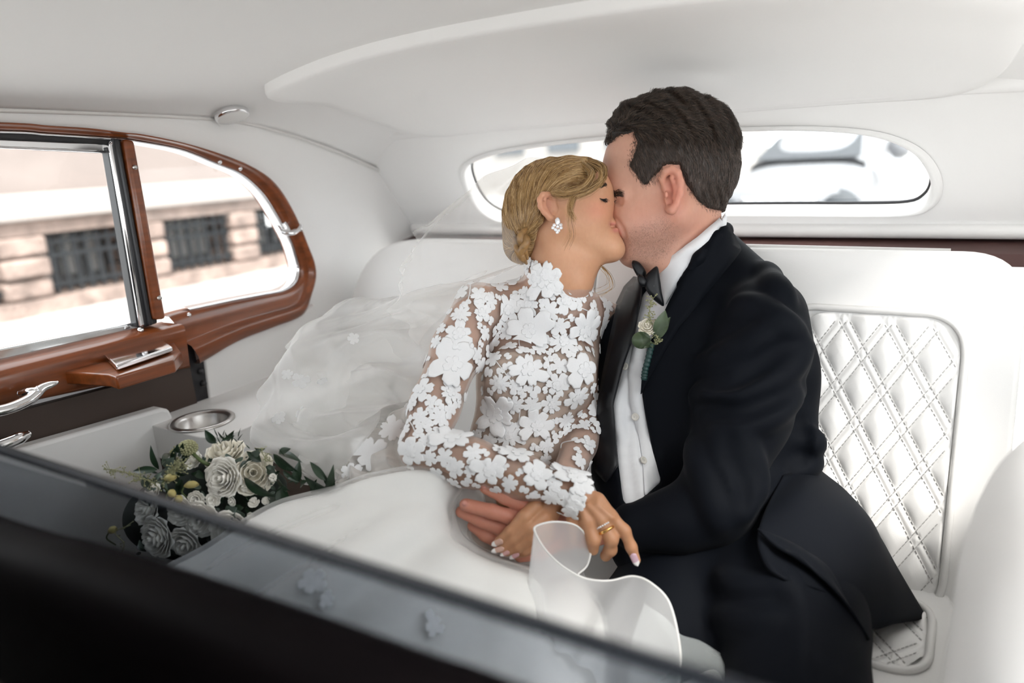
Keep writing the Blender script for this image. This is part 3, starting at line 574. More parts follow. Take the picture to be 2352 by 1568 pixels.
def skinmat(name, rough=.45, sss=.12, bump=.15):
    m = mat(name, (.6, .4, .3), rough, bump=bump, bscale=600, spec=.35, sss=sss, dist=.0006); nt = m.node_tree; a = nt.nodes.new('ShaderNodeVertexColor'); a.layer_name = 'Col'
    nz_ = nt.nodes.new('ShaderNodeTexNoise'); nz_.inputs['Scale'].default_value = 90; nz_.inputs['Detail'].default_value = 5; mx = nt.nodes.new('ShaderNodeMix'); mx.data_type = 'RGBA'; mx.blend_type = 'MULTIPLY'
    rp = nt.nodes.new('ShaderNodeValToRGB'); rp.color_ramp.elements[0].color = (.9, .86, .85, 1); rp.color_ramp.elements[1].color = (1, 1, 1, 1); nt.links.new(nz_.outputs[0], rp.inputs[0]); mx.inputs[0].default_value = 1
    nt.links.new(a.outputs[0], mx.inputs[6]); nt.links.new(rp.outputs[0], mx.inputs[7]); nt.links.new(mx.outputs[2], nt.nodes['Principled BSDF'].inputs['Base Color']); return m
def topx(P): return P[:, 0]/P[:, 2]*F+1176, P[:, 1]/P[:, 2]*F+784
def blob(X, Y, x, y, rx, ry): return np.exp(-((X-x)/rx)**2-((Y-y)/ry)**2)
def mixc(C, col, w): return C*(1-w[:, None])+np.array(col)*w[:, None]
def strands(name, roots, dirs, vol, m, parent, n=6, length=.02, lift=.001, rad=.00035, jitter=.1, turn=None, tip=.25):
    # combed hair: each strand runs over the surface of a field
    k = len(roots); P = np.empty((k, n, 3)); P[:, 0] = roots; L = np.broadcast_to(np.asarray(length, float), (k,)); d = dirs+rng.normal(0, jitter, dirs.shape); d /= np.linalg.norm(d, axis=1)[:, None]
    lf_ = np.broadcast_to(np.asarray(lift, float), (k,))
    for i in range(1, n):
        p = P[:, i-1]+d*(L/(n-1))[:, None]; g = vol.grad(p); e = vol(p)-lf_*i/(n-1)*(.6+.8*rng.random(k)); p = p-g*e[:, None]; P[:, i] = p
        if turn is not None: d = turn(p, d)
        d = d-g*(d*g).sum(1)[:, None]*.9; d /= np.linalg.norm(d, axis=1)[:, None]+1e-9
    return curves(name, P, m, parent, rad, tip)
def curves(name, P, m, parent, rad=.0004, tip=.3):
    k, n = P.shape[:2]; cu = bpy.data.hair_curves.new(name); cu.add_curves([n]*k)
    cu.points.foreach_set('position', w3(P.reshape(-1, 3)).astype(np.float32).ravel())
    r = np.tile(np.linspace(1, tip, n), k)*np.repeat(np.broadcast_to(rad, (k,)), n); cu.points.foreach_set('radius', r.astype(np.float32))
    cu.materials.append(m); o = bpy.data.objects.new(name, cu); COL.objects.link(o)
    if parent: o.parent = parent; o.matrix_parent_inverse = Matrix.Translation(-Vector(parent.location)) if parent.type == 'EMPTY' else Matrix.Identity(4)
    o['kind'] = 'stuff'; return o
def inpoly(X, Y, pts):
    P = np.array(pts, float); r = np.zeros(np.shape(X), bool)
    for i in range(len(P)):
        a, b = P[i], P[i-1]; c = ((a[1] > Y) != (b[1] > Y)) & (X < (b[0]-a[0])*(Y-a[1])/(b[1]-a[1]+1e-12)+a[0]); r ^= c
    return r
def hairmat(name, cols, rough=.35):
    m = bpy.data.materials.new(name); m.use_nodes = True; nt = m.node_tree; b = nt.nodes['Principled BSDF']; b.inputs['Roughness'].default_value = rough; b.inputs['Specular IOR Level'].default_value = .5
    hi = nt.nodes.new('ShaderNodeHairInfo'); r = nt.nodes.new('ShaderNodeValToRGB'); e = r.color_ramp.elements; e[0].color = (*cols[0], 1); e[1].color = (*cols[-1], 1)
    for i, c in enumerate(cols[1:-1]): q = e.new((i+1)/(len(cols)-1)); q.color = (*c, 1)
    nt.links.new(hi.outputs['Random'], r.inputs[0]); nt.links.new(r.outputs[0], b.inputs['Base Color']); return m
# ================================================================ the groom
SKIN = skinmat('skin')
groom = empty('person', D(1700, 1420, 1.0)); tag(groom, 'man in a black tuxedo with white shirt and bow tie leaning in for a kiss', 'person')
gh = Vol(1370, 1720, 200, 680, 1.0, 1.24, .0019)
d = 1.12
gh.ell(1555, 365, d, 132, 132, 108).ell(1478, 380, d, 88, 105, 90, .03).ell(1490, 470, d, 92, 100, 84, .03)
gh.ell(1415, 425, d, 28, 75, 62, .02)
for s in (-1, 1):
    gh.rc((1548, 490, d+s*.040, 46), (1462, 562, d+s*.014, 34), .022)        # jaw
    gh.ell(1462, 508, d+s*.040, 50, 46, 30, .022)                            # cheek
    gh.ell(1440, 478, d+s*.036, 26, 20, 16, .018)                            # cheekbone raised by the smile
    gh.rc((1394, 441, d+s*.008, 10), (1430, 441, d+s*.048, 9), .014)          # brow ridge
    gh.ell(1402, 459, d+s*.031, 12, 10, 17, .010, 's')                        # eye socket
    gh.ell(1407, 459, d+s*.030, 12, 11, 16, .006)                             # closed lid
    gh.ell(1412, 535, d+s*.004, 10, 9, 16, .008)
gh.ell(1455, 572, d, 29, 31, 40, .022).ell(1470, 590, d, 34, 18, 40, .02)
gh.chain([(1398, 446, d, 9), (1392, 470, d, 10), (1388, 498, d, 13), (1396, 512, d, 13)], .012)   # nose
for s in (-1, 1): gh.ell(1402, 511, d+s*.010, 12, 9, 9, .006)
gh.ell(1416, 531, d, 14, 7, 26, .008).ell(1420, 546, d, 14, 9, 24, .008)      # lips
gh.rc((1574, 455, d+.01, 73), (1590, 640, d+.02, 80), .03).rc((1520, 560, d+.005, 50), (1560, 640, d+.01, 62), .03)
for L, r_ in (([(1412, 500), (1424, 516), (1433, 534), (1436, 552)], 3), ([(1417, 457), (1428, 452)], 1.5), ([(1416, 461), (1430, 462)], 1.5), ([(1415, 465), (1427, 470)], 1.5), ([(1398, 461), (1407, 464), (1417, 461)], 1.8)):
    q = catmull(np.array(L, float), 9); h_ = gh.hit(q[:, 0], q[:, 1]); gh.chain([(x, y, z[2]-.0003, r_*(.5+.5*math.sin(math.pi*(i+.5)/9))) for i, ((x, y), z) in enumerate(zip(q, h_))], .004, 's')
gh.poly([(1664, 520), (1592, 572), (1512, 630), (1484, 650), (1480, 760), (1760, 760), (1760, 510)], .8, 1.5, .003)
gh0 = gh.a.copy()
for s in (-1, 1):       # ears
    e = d+s*.074; o = s*.006
    P = [(1526, 432, e-o, 6), (1520, 411, e, 7), (1529, 395, e+o, 8), (1543, 388, e+o*1.6, 8), (1557, 397, e+o*2, 8), (1563, 420, e+o*2.2, 8), (1561, 446, e+o*2, 8), (1553, 470, e+o*1.6, 8), (1543, 483, e+o, 10), (1536, 480, e, 9)]
    gh.ell(1543, 440, e-o*.6, 19, 44, 8, .006).chain(P, .004)
    gh.ell(1540, 436, e+o*1.2, 11, 26, 7, .006, 's').chain([(1542, 408, e+o*1.3, 5), (1551, 430, e+o*1.5, 5), (1549, 456, e+o*1.2, 6)], .004)
    gh.ell(1534, 446, e+o*.3, 6, 9, 9, .004, 's').ell(1530, 447, e+o*1.0, 5, 9, 5, .004)
# hands of both are modelled together further down; the hidden body joins head, arms and hands
gb = Vol(1330, 2050, 560, 1640, .78, 1.32, .008)
gb.chain([(1590, 600, 1.14, 75), (1600, 760, 1.15, 110), (1620, 980, 1.12, 120), (1680, 1230, 1.06, 120)], .04, zs=.8)
gb.chain([(1500, 740, 1.2, 60), (1720, 740, 1.10, 60)], .04).chain([(1715, 760, 1.09, 60), (1660, 1110, 1.0, 48), (1430, 1205, .995, 32)], .03)
gb.chain([(1690, 1260, 1.05, 110), (1760, 1600, .86, 90)], .03).chain([(1600, 1260, 1.08, 100), (1480, 1640, .93, 90)], .03)
def hand_groom():
    v = Vol(1030, 1480, 1090, 1320, .90, 1.03, .0013)
    v.chain([(1440, 1208, .995, 36), (1350, 1215, .985, 36)], .015, zs=.8)
    v.ell(1270, 1222, .978, 66, 42, 24, .015).chain([(1350, 1215, .985, 36), (1290, 1215, .980, 40)], .015, zs=.7)
    v.chain([(1262, 1190, .972, 20), (1208, 1162, .955, 19), (1160, 1140, .948, 17), (1116, 1119, .950, 15)], .004)      # index
    v.chain([(1258, 1212, .970, 20), (1190, 1192, .955, 19), (1130, 1174, .950, 17), (1070, 1159, .953, 15)], .004)
    v.chain([(1250, 1232, .972, 19), (1160, 1216, .963, 18), (1105, 1195, .962, 16), (1060, 1175, .966, 14)], .004)
    v.chain([(1250, 1250, .975, 18), (1150, 1246, .970, 17), (1115, 1228, .972, 15), (1086, 1207, .976, 13)], .004)
    v.chain([(1290, 1240, .968, 20), (1240, 1268, .962, 18), (1195, 1276, .964, 15)], .005)                                # thumb below
    for q in ((1110, 1116, .9405, 7, 6, 4), (1066, 1154, .9432, 7, 7, 4)): v.ell(*q, .003)
    return v
ghand = hand_groom()
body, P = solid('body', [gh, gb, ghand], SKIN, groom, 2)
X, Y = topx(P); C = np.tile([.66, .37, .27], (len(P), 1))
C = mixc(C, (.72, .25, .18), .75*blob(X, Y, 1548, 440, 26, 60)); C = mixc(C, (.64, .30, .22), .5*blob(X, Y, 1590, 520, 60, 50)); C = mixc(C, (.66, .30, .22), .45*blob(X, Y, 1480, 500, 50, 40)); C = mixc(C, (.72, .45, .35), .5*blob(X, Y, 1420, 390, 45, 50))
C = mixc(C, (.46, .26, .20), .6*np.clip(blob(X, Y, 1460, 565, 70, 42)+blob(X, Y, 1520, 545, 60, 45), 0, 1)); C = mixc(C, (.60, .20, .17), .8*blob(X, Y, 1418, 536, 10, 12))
hd = (X < 1480) & (Y > 1085) & (Y < 1330); C[hd] = mixc(C[hd], (.64, .25, .17), np.full(hd.sum(), .75)); 
for q in ((1113, 1117), (1066, 1157)): C = mixc(C, (.66, .34, .29), .9*blob(X, Y, *q, 8, 8)*hd)
for q in ((1204, 1160), (1186, 1190), (1160, 1214)): C = mixc(C, (.58, .17, .10), .5*blob(X, Y, *q, 14, 12)*hd)
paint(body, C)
# ---- hair: a dark shell with combed strands over it
HAIRB = mat('dark_brown_hair', (.020, .012, .008), .5, var=.4, vscale=160)
HAIRG = hairmat('brown_hair_strands', [(.010, .007, .005), (.022, .014, .010), (.045, .028, .019), (.12, .08, .056)], .30)
HAIRS = hairmat('short_hair_strands', [(.022, .015, .011), (.055, .038, .029), (.12, .085, .068)], .4)
hv = Vol(1370, 1720, 200, 680, 1.0, 1.24, .0019); hv.a = np.minimum(1, gh0-.0035)
hv.ell(1556, 368, d, 130, 134, 110).chain([(1436, 300, d, 28), (1456, 290, d, 44), (1502, 278, d, 52), (1560, 272, d, 52), (1612, 290, d, 46)], .010, zs=1.5)
hv.ell(1600, 395, d, 84, 88, 104, .015).ell(1606, 338, d, 72, 88, 92, .015)
hv.ell(1420, 298, d, 22, 34, 50, .010, rot=15).ell(1446, 272, d, 32, 22, 50, .010, rot=-25)
def locks(x, y, z):
    X, Y = x/z*F+1176, y/z*F+784; top = np.clip((345-Y)/50, 0, 1); a = np.arctan2(Y-400, X-1430); r = np.hypot(X-1430, Y-400)
    return top*(-.0013*np.sin(r/6.5+2.5*np.sin(a*3)+.02*(z-1.12)*F)-.0014*np.sin(r/3.6+4*a))-(1-top)*.0006*np.sin(X/3.1+2*np.sin(Y/13))
hv.wave(locks)
hv.ell(1640, 560, d, 140, 74, 160, .004, 's').ell(1480, 640, d, 200, 120, 160, .004, 's')
face_ = [(1360, 350), (1398, 332), (1425, 312), (1454, 306), (1462, 332), (1452, 360), (1444, 382), (1462, 404), (1474, 424), (1490, 424), (1508, 400), (1518, 390), (1530, 378), (1561, 378), (1576, 420), (1592, 448), (1612, 470), (1636, 486), (1656, 492), (1690, 520), (1500, 620), (1360, 620)]
hv.poly(face_, .9, 1.35, .011)
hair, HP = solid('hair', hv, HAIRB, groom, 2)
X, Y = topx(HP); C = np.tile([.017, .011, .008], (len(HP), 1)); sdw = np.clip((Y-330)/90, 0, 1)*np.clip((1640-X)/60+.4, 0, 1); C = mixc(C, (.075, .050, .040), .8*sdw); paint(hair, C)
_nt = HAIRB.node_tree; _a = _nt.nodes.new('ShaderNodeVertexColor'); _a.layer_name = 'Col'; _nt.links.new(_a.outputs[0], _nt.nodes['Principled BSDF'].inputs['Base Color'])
def sample_surface(P, Q, N, keep):
    c = P[Q].mean(1); k = keep(c); Qk = Q[k]; a = np.linalg.norm(np.cross(P[Qk[:, 1]]-P[Qk[:, 0]], P[Qk[:, 3]]-P[Qk[:, 0]]), axis=1); i = rng.choice(len(Qk), N, p=a/a.sum()); u, v = rng.random((2, N, 1))
    A, B, C_, E = (P[Qk[i, j]] for j in range(4)); return (A*(1-u)+B*u)*(1-v)+(E*(1-u)+C_*u)*v
P, Q = hv.surf(); P = relax(P, Q, 2)
R0 = sample_surface(P, Q, 17000, lambda c: c[:, 2] < 1.16)
X, Y = topx(R0); g = hv.grad(R0)
def flow_g(X, Y):
    # swept up and back from the forehead on top, down at the sides and nape
    top = np.clip((330-Y)/60, 0, 1); fr = np.clip((1470-X)/70, 0, 1)
    dx = np.where(top > .0, top*(.9-.9*fr)+.35*(1-top), .28); dy = top*(-.25-.9*fr)+(1-top)*1.0; back = np.clip((X-1590)/90, 0, 1); dy = dy+back*top*1.1
    return dx, dy, top
dx, dy, tp_ = flow_g(X, Y); dirs = np.column_stack([dx+.12*np.sin(Y/17), dy, rng.normal(0, .1, len(X))-.15*tp_])
Ln = .010+.020*tp_; sd_ = (tp_ < .15)&(rng.random(len(X)) < .75)
for nm, k_, m_ in (('hair_strands', ~sd_, HAIRG), ('hair_strands', sd_, HAIRS)): strands(nm, R0[k_], dirs[k_], hv, m_, hair, 7, (Ln*(.6+.8*rng.random(len(X))))[k_], (.0012+.0045*tp_)[k_], .00042, .17)
# short fade at temple, sideburn and nape: roots on the skin
def fade(pts, N, L, vol):
    pts = np.array(pts, float); lo, hi = pts.min(0), pts.max(0); q = rng.uniform(lo, hi, (N*3, 2)); q = q[inpoly(q[:, 0], q[:, 1], pts)][:N]; q = q+rng.normal(0, L, q.shape); return vol.hit(q[:, 0], q[:, 1], .0002)
R1 = np.vstack([fade([(1450, 345), (1458, 312), (1490, 330), (1520, 372), (1510, 400), (1496, 420), (1478, 424), (1460, 402), (1444, 382)], 1500, 5, gh), fade([(1572, 400), (1600, 400), (1672, 450), (1656, 486), (1634, 482), (1606, 464), (1584, 436)], 1200, 5, gh)])
X, Y = topx(R1); strands('hair_fade', R1, np.column_stack([np.full(len(X), .3), np.ones(len(X)), np.zeros(len(X))]), gh, HAIRS, hair, 4, .0045*(.4+.8*rng.random(len(X))), .0012, .00020, .25)
R3 = fade([(1436, 545), (1470, 520), (1520, 500), (1540, 505), (1560, 540), (1520, 590), (1500, 604), (1445, 602)], 2600, 8, gh); strands('stubble', R3, np.tile([.1, 1., -.2], (len(R3), 1)), gh, HAIRS, hair, 3, .0014, .0005, .00007, .4)
# eyebrow, lashes and smile lines
q = np.column_stack([rng.uniform(1394, 1424, 260), np.zeros(260)]); q[:, 1] = 440+(q[:, 0]-1394)*.12+rng.normal(0, 2.2, 260)
R2 = gh.hit(q[:, 0], q[:, 1], .0003); strands('eyebrow', R2, np.tile([1., .10, .05], (260, 1)), gh, HAIRG, hair, 4, .008, .0008, .0004, .10)
q = np.column_stack([np.linspace(1399, 1416, 26), 460+2.5*np.sin(np.linspace(0, np.pi, 26))]); R2 = gh.hit(q[:, 0], q[:, 1], .0004); strands('eyelashes', R2, np.tile([-.6, .6, -.6], (26, 1)), gh, HAIRG, hair, 4, .004, .0015, .0003, .12)
# ---- clothes
SUIT = mat('midnight_wool', (.0015, .0026, .0052), .75, bump=.12, bscale=1500, spec=.12, sheen=.012, dist=.0004)
SATIN = mat('black_satin', (.0022, .0028, .0045), .4, spec=.3)
SHIRT = mat('white_cotton', (.80, .81, .83), .8, bump=.08, bscale=1200, spec=.2)
def torso(v, g=0., k=.03):      # shared by shirt and jacket, g = ease in px
    v.ell(1610, 830, 1.165, 212+g, 225+g, 150+g, k, rot=8).ell(1640, 1010, 1.13, 190+g, 190+g, 150+g, k).ell(1710, 1220, 1.06, 175+g, 140+g, 150+g, k)
    v.rc((1655, 590, 1.18, 52+g), (1770, 720, 1.10, 72+g), k).rc((1560, 640, 1.20, 60+g), (1478, 730, 1.24, 62+g), k).rc((1600, 610, 1.17, 75+g), (1620, 760, 1.16, 150+g), k, zs=.75)
    return v
jv = Vol(1350, 1920, 490, 1470, .86, 1.34, .0038); torso(jv, 6)
jv.ell(1780, 900, 1.17, 105, 190, 95, .03).ell(1815, 1000, 1.10, 58, 85, 70, .03)
jv.rc((1440, 780, 1.16, 62), (1430, 1080, 1.10, 66), .02, zs=.8).rc((1450, 1080, 1.09, 75), (1480, 1250, 1.04, 80), .03)
jv.ell(1500, 900, 1.115, 85, 200, 60, .03, rot=6)
base = jv.a.copy()
neckr = lambda v, g, k=.01: v.chain([(1578, 500, 1.132, 78+g), (1594, 640, 1.14, 90+g)], k)
sv = Vol(1350, 1920, 490, 1470, .86, 1.34, .0038); sv.a = np.minimum(base+.009, 1); neckr(sv, 8, .012)
for a_, b_ in (((1425, 960), (1440, 1150)), ((1412, 900), (1430, 1010)), ((1455, 1000), (1478, 1150)), ((1500, 1010), (1512, 1100)), ((1436, 880), (1424, 960)), ((1500, 760), (1470, 850))):
    q = catmull(np.array([a_, ((a_[0]+b_[0])/2-4, (a_[1]+b_[1])/2), b_], float), 8); h_ = sv.hit(q[:, 0], q[:, 1]); sv.chain([(x, y, z[2]+.002, 5) for (x, y), z in zip(q, h_)], .010)
sv.poly([(1300, 300), (1700, 300), (1672, 470), (1657, 505), (1590, 558), (1512, 612), (1480, 606), (1440, 640), (1300, 640)], .8, 1.5, .002)
sv.poly([(1668, 520), (1640, 590), (1580, 700), (1530, 880), (1530, 1000), (1560, 1120), (1400, 1500), (2100, 1500), (2100, 400), (1690, 400)], .8, 1.5, .002)
shirt, _ = solid('shirt', sv, SHIRT, groom, 2)
lf_v = Vol(1350, 1920, 490, 1470, .86, 1.34, .0038); lf_v.a = np.minimum(base-.003, 1); neckr(lf_v, 13, .02)      # what the lapels lie on
# near sleeve
jv.chain([(1752, 742, 1.065, 100), (1745, 800, 1.05, 108), (1705, 950, 1.02, 104), (1655, 1110, .985, 82), (1640, 1165, .98, 82)], .02)
jv.chain([(1640, 1165, .98, 82), (1560, 1192, .985, 70), (1455, 1208, .99, 52)], .02)
jv.ell(1812, 860, 1.11, 66, 110, 70, .03)
ridge = [[(1790, 745), (1700, 800), (1600, 850)], [(1850, 800), (1800, 860), (1700, 905), (1600, 905)], [(1835, 900), (1760, 960), (1660, 985)], [(1700, 1010), (1735, 1090), (1722, 1150)], [(1640, 1010), (1690, 1100), (1705, 1180)],
    [(1590, 1020), (1620, 1110), (1650, 1200)], [(1760, 620), (1800, 690)], [(1840, 1010), (1868, 1020)], [(1820, 1075), (1866, 1062)], [(1700, 700), (1760, 716), (1830, 760)]]
for L in ridge:
    pts = catmull(np.array(L, float), 10); h_ = jv.hit(pts[:, 0], pts[:, 1]); jv.chain([(x, y, z[2]+.006, 13) for (x, y), z in zip(pts, h_)], .022)
for L in ([(1600, 935), (1700, 945), (1810, 905)], [(1615, 880), (1700, 868), (1790, 800)], [(1665, 1030), (1712, 1110), (1712, 1170)], [(1838, 960), (1850, 1000), (1842, 1060)]):
    pts = catmull(np.array(L, float), 10); h_ = jv.hit(pts[:, 0], pts[:, 1]); jv.chain([(x, y, z[2]-.004, 7) for (x, y), z in zip(pts, h_)], .018, 's')
shirt_open = [(1690, 440), (1668, 500), (1652, 528), (1600, 590), (1560, 650), (1535, 702), (1500, 780), (1480, 850), (1474, 905), (1484, 965), (1500, 1040), (1518, 1106), (1450, 1164), (1432, 1152), (1420, 1060), (1410, 930), (1430, 845), (1456, 770), (1474, 690), (1480, 640), (1440, 610), (1440, 440)]
hand_over = jv.a.copy(); jv.poly(shirt_open, .9, 1.145, .003)
neck_cut = Vol(1350, 1920, 490, 1470, .86, 1.34, .0038); neck_cut.chain([(1578, 500, 1.132, 80), (1590, 610, 1.14, 74)], .01); neck_cut.rc((1560, 400, 1.125, 76), (1578, 500, 1.132, 80), .01); jv.a = np.maximum(jv.a, -neck_cut.a)
jv.chain([(1560, 655, 1.080, 9), (1605, 592, 1.066, 12), (1645, 545, 1.080, 15), (1664, 530, 1.13, 17), (1655, 528, 1.19, 17), (1600, 560, 1.22, 15)], .012)
# the sleeve lies in front of the shirt opening
jv.chain([(1640, 1165, .98, 82), (1560, 1192, .985, 70), (1455, 1208, .99, 52)], .006)
jacket, _ = solid('jacket', jv, SUIT, groom, 2)
def patch(name, vol, outline, off, th, m, parent, step=8, smooth=1.):     # a cloth piece cut to a traced outline, laid on a surface, with thickness
    O = np.array(outline, float); O = resample(np.vstack([O, O[:1]]), max(12, int(np.linalg.norm(np.diff(np.vstack([O, O[:1]]), axis=0), axis=1).sum()/step)))[:-1]; lo, hi = O.min(0), O.max(0)
    bm = bmesh.new(); vs = [bm.verts.new((x, y, 0)) for x, y in O]; es = [bm.edges.new((vs[i], vs[(i+1) % len(vs)])) for i in range(len(vs))]; bmesh.ops.triangle_fill(bm, edges=es, use_beauty=True)
    for _ in range(2):
        long = [e for e in bm.edges if e.calc_length() > step*2.2 and not e.is_boundary]
        if long: bmesh.ops.subdivide_edges(bm, edges=long, cuts=1); bmesh.ops.triangulate(bm, faces=list(bm.faces)); bmesh.ops.beautify_fill(bm, faces=list(bm.faces), edges=[e for e in bm.edges if not e.is_boundary])
    q = np.array([v.co[:2] for v in bm.verts]); h_ = vol.hit(q[:, 0], q[:, 1], off)
    for v, p in zip(bm.verts, w3(h_)): v.co = p
    bmesh.ops.recalc_face_normals(bm, faces=list(bm.faces)); bm.normal_update()
    me = bpy.data.meshes.new(name); bm.to_mesh(me); bm.free(); o = link(name, me, m, parent)
    f = me.polygons[0]; out = (np.array(f.normal) @ -np.array(f.center)) > 0
    md = o.modifiers.new('thickness', 'SOLIDIFY'); md.thickness = th; md.offset = 0; return o
lapel = [(1652, 522), (1664, 518), (1682, 552), (1694, 578), (1668, 612), (1625, 668), (1607, 694), (1588, 722), (1560, 752), (1520, 820), (1490, 872), (1474, 906), (1478, 850), (1498, 780), (1536, 700), (1565, 645), (1604, 588)]
patch('lapel', lf_v, lapel, .005, .005, SUIT, jacket)
patch('lapel', lf_v, [(1478, 642), (1462, 640), (1440, 662), (1422, 700), (1408, 770), (1392, 850), (1380, 920), (1372, 1000), (1372, 1080), (1398, 1110), (1420, 1070), (1410, 930), (1432, 845), (1458, 770), (1474, 690)], .004, .005, SATIN, jacket)
patch('pocket_flap', jv, [(1742, 1190), (1800, 1142), (1880, 1092), (1893, 1106), (1820, 1156), (1760, 1204)], .003, .003, SUIT, jacket)
# jacket skirt falling over the hip onto the seat
def sheet(name, rowsA, n, m_, mat_, parent, th=.004, wob=None):
    R = np.array([catmull(np.array(r, float), m_) for r in rowsA]); R = np.array([catmull(R[:, j], n) for j in range(m_)]).transpose(1, 0, 2)
    if wob is not None: R = wob(R)
    o = grid(name, w3(np.array([[cp(*p) for p in r] for r in R])), mat_, parent); md = o.modifiers.new('thickness', 'SOLIDIFY'); md.thickness = th; md.offset = 0; return o
sk = [[(1800, 1090, 1.03), (1868, 1078, 1.08), (1890, 1085, 1.13)],
      [(1755, 1180, .945), (1850, 1130, .985), (1930, 1125, 1.06), (1950, 1140, 1.11)],
      [(1740, 1240, .90), (1880, 1225, .925), (1990, 1200, .985), (2012, 1222, 1.06)],
      [(1760, 1300, .87), (1900, 1310, .88), (1985, 1330, .905), (2030, 1300, .96), (2062, 1310, 1.02)],
      [(1800, 1330, .855), (1910, 1370, .86), (1985, 1442, .875), (2060, 1432, .91), (2127, 1420, .965)]]
sheet('jacket_skirt', sk, 30, 40, SUIT, jacket)
sk2 = [[(1740, 1215, .90), (1800, 1240, .895), (1850, 1265, .90)], [(1770, 1245, .885), (1850, 1275, .875), (1905, 1310, .875)], [(1800, 1262, .872), (1900, 1330, .86), (1950, 1395, .858)], [(1830, 1268, .868), (1930, 1370, .85), (1996, 1470, .85)]]
sheet('jacket_vent', sk2, 20, 20, SUIT, jacket)
tv = Vol(1380, 2060, 1180, 1680, .74, 1.16, .005)
tv.chain([(1730, 1300, 1.03, 170), (1800, 1400, .95, 172), (1838, 1620, .83, 160)], .03).chain([(1600, 1290, 1.06, 150), (1500, 1480, .98, 150), (1440, 1660, .90, 145)], .03)
for L in ([(1790, 1290), (1830, 1380), (1845, 1560)], [(1660, 1330), (1720, 1350), (1800, 1345)], [(1650, 1420), (1720, 1430), (1790, 1425)]):
    pts = catmull(np.array(L, float), 10); h_ = tv.hit(pts[:, 0], pts[:, 1]); tv.chain([(x, y, z[2]+.006, 12) for (x, y), z in zip(pts, h_)], .02)
solid('trousers', tv, SUIT, groom, 2)
# shirt collar, placket, buttons, bow tie
patch('collar', sv, [(1656, 506), (1600, 552), (1545, 592), (1512, 612), (1518, 650), (1530, 702), (1560, 648), (1602, 588), (1654, 524)], .004, .003, SHIRT, shirt, 7)
patch('placket', sv, [(1468, 760), (1486, 800), (1480, 860), (1476, 905), (1486, 965), (1500, 1040), (1516, 1104), (1480, 1140), (1474, 1060), (1466, 1000), (1446, 920), (1444, 860), (1455, 800)], .002, .0025, SHIRT, shirt, 8)
BUTTON = mat('pearl_button', (.72, .69, .63), .3)
for q in ((1440, 842), (1460, 957), (1473, 1059)):
    p = sv.hit([q[0]], [q[1]], .004)[0]; n_ = w3(sv.grad(p[None])[0]); bt = lathe('button', [(.0003, .0012), (.0035, .0012), (.0048, .0022), (.0056, .0016), (.0058, 0), (.0003, -.001)], w3(p), n_, BUTTON, shirt, 20)
    for s in (-1, 1): lathe('button_hole', [(.0001, .0016), (.0007, .0014)], w3(p+np.array([s*.0013, 0, 0])), n_, STITCH, bt, 8)
bow = empty('bow_tie', w3(cp(1476, 640, 1.09))); bow.parent = groom; bow.matrix_parent_inverse = Matrix.Translation(-Vector(groom.location))
def lens(name, out, dm, dt, m_, parent):
    O = catmull(np.array(out, float), 44, True); c = O.mean(0); L = []
    for s, t in ((1, 0), (.97, .5), (.85, .85), (.5, 1), (.02, 1)): L.append([cp(*(c+(o-c)*s), dm-dt*t) for o in O])
    L = L[::-1]+[[cp(*(c+(o-c)*s), dm+dt*t) for o in O] for s, t in ((.97, .5), (.85, .85), (.5, 1), (.02, 1))]
    return grid(name, w3(np.array(L)), m_, parent, cv=True)
def bowpart(*a):
    o = lens(*a, SATIN, None); o.parent = groom; o.matrix_parent_inverse = Matrix.Translation(-Vector(groom.location)); return o
bpy.data.objects.remove(bow)
bow = bowpart('bow_tie', [(1466, 630), (1478, 634), (1486, 646), (1482, 658), (1470, 656), (1464, 642)], 1.072, .012)
for nm, out, dm in (('bow_wing', [(1478, 640), (1495, 620), (1510, 612), (1516, 640), (1520, 670), (1525, 702), (1508, 694), (1490, 676), (1480, 656)], 1.073), ('bow_wing', [(1468, 640), (1452, 612), (1454, 598), (1470, 604), (1484, 624), (1482, 640)], 1.092)):
    o = lens(nm, out, dm, .009, SATIN, bow)
# ================================================================ the bride
bride = empty('person', D(1080, 1250, 1.06)); tag(bride, 'blonde woman in a white lace gown with a veil, eyes closed, kissing the man', 'person')
d = 1.09
bh = Vol(1150, 1450, 345, 720, .98, 1.22, .0018)
bh.ell(1282, 455, d, 106, 88, 98).ell(1340, 440, d, 56, 62, 76, .025).ell(1338, 490, d, 66, 84, 76, .025)
for s in (-1, 1):
    bh.ell(1352, 492, d+s*.036, 40, 42, 28, .02)
    bh.rc((1286, 515, d+s*.042, 30), (1398, 566, d+s*.012, 25), .02)
    bh.ell(1383, 449, d+s*.028, 10, 10, 16, .008, 's').ell(1379, 450, d+s*.028, 11, 10, 15, .005)
    bh.rc((1392, 436, d+s*.008, 6), (1376, 436, d+s*.042, 6), .012)
bh.ell(1408, 574, d, 25, 24, 30, .016)
bh.chain([(1394, 445, d+.012, 7), (1408, 470, d+.016, 8), (1418, 492, d+.018, 11)], .010)
bh.ell(1404, 514, d, 15, 9, 26, .008).ell(1409, 529, d, 16, 10, 24, .007).ell(1392, 520, d-.014, 10, 5, 8, .006, 's')
bh.ell(1392, 548, d, 22, 16, 36, .015); bh.rc((1398, 521, d-.020, 2), (1422, 521, d-.008, 2.5), .004, 's')
bh.chain([(1268, 545, d+.008, 58), (1283, 610, d+.012, 63), (1284, 690, d+.024, 60)], .028).rc((1340, 570, d, 34), (1310, 640, d, 42), .035)
bh.rc((1258, 545, d-.030, 22), (1318, 650, d-.020, 20), .03)       # neck tendon
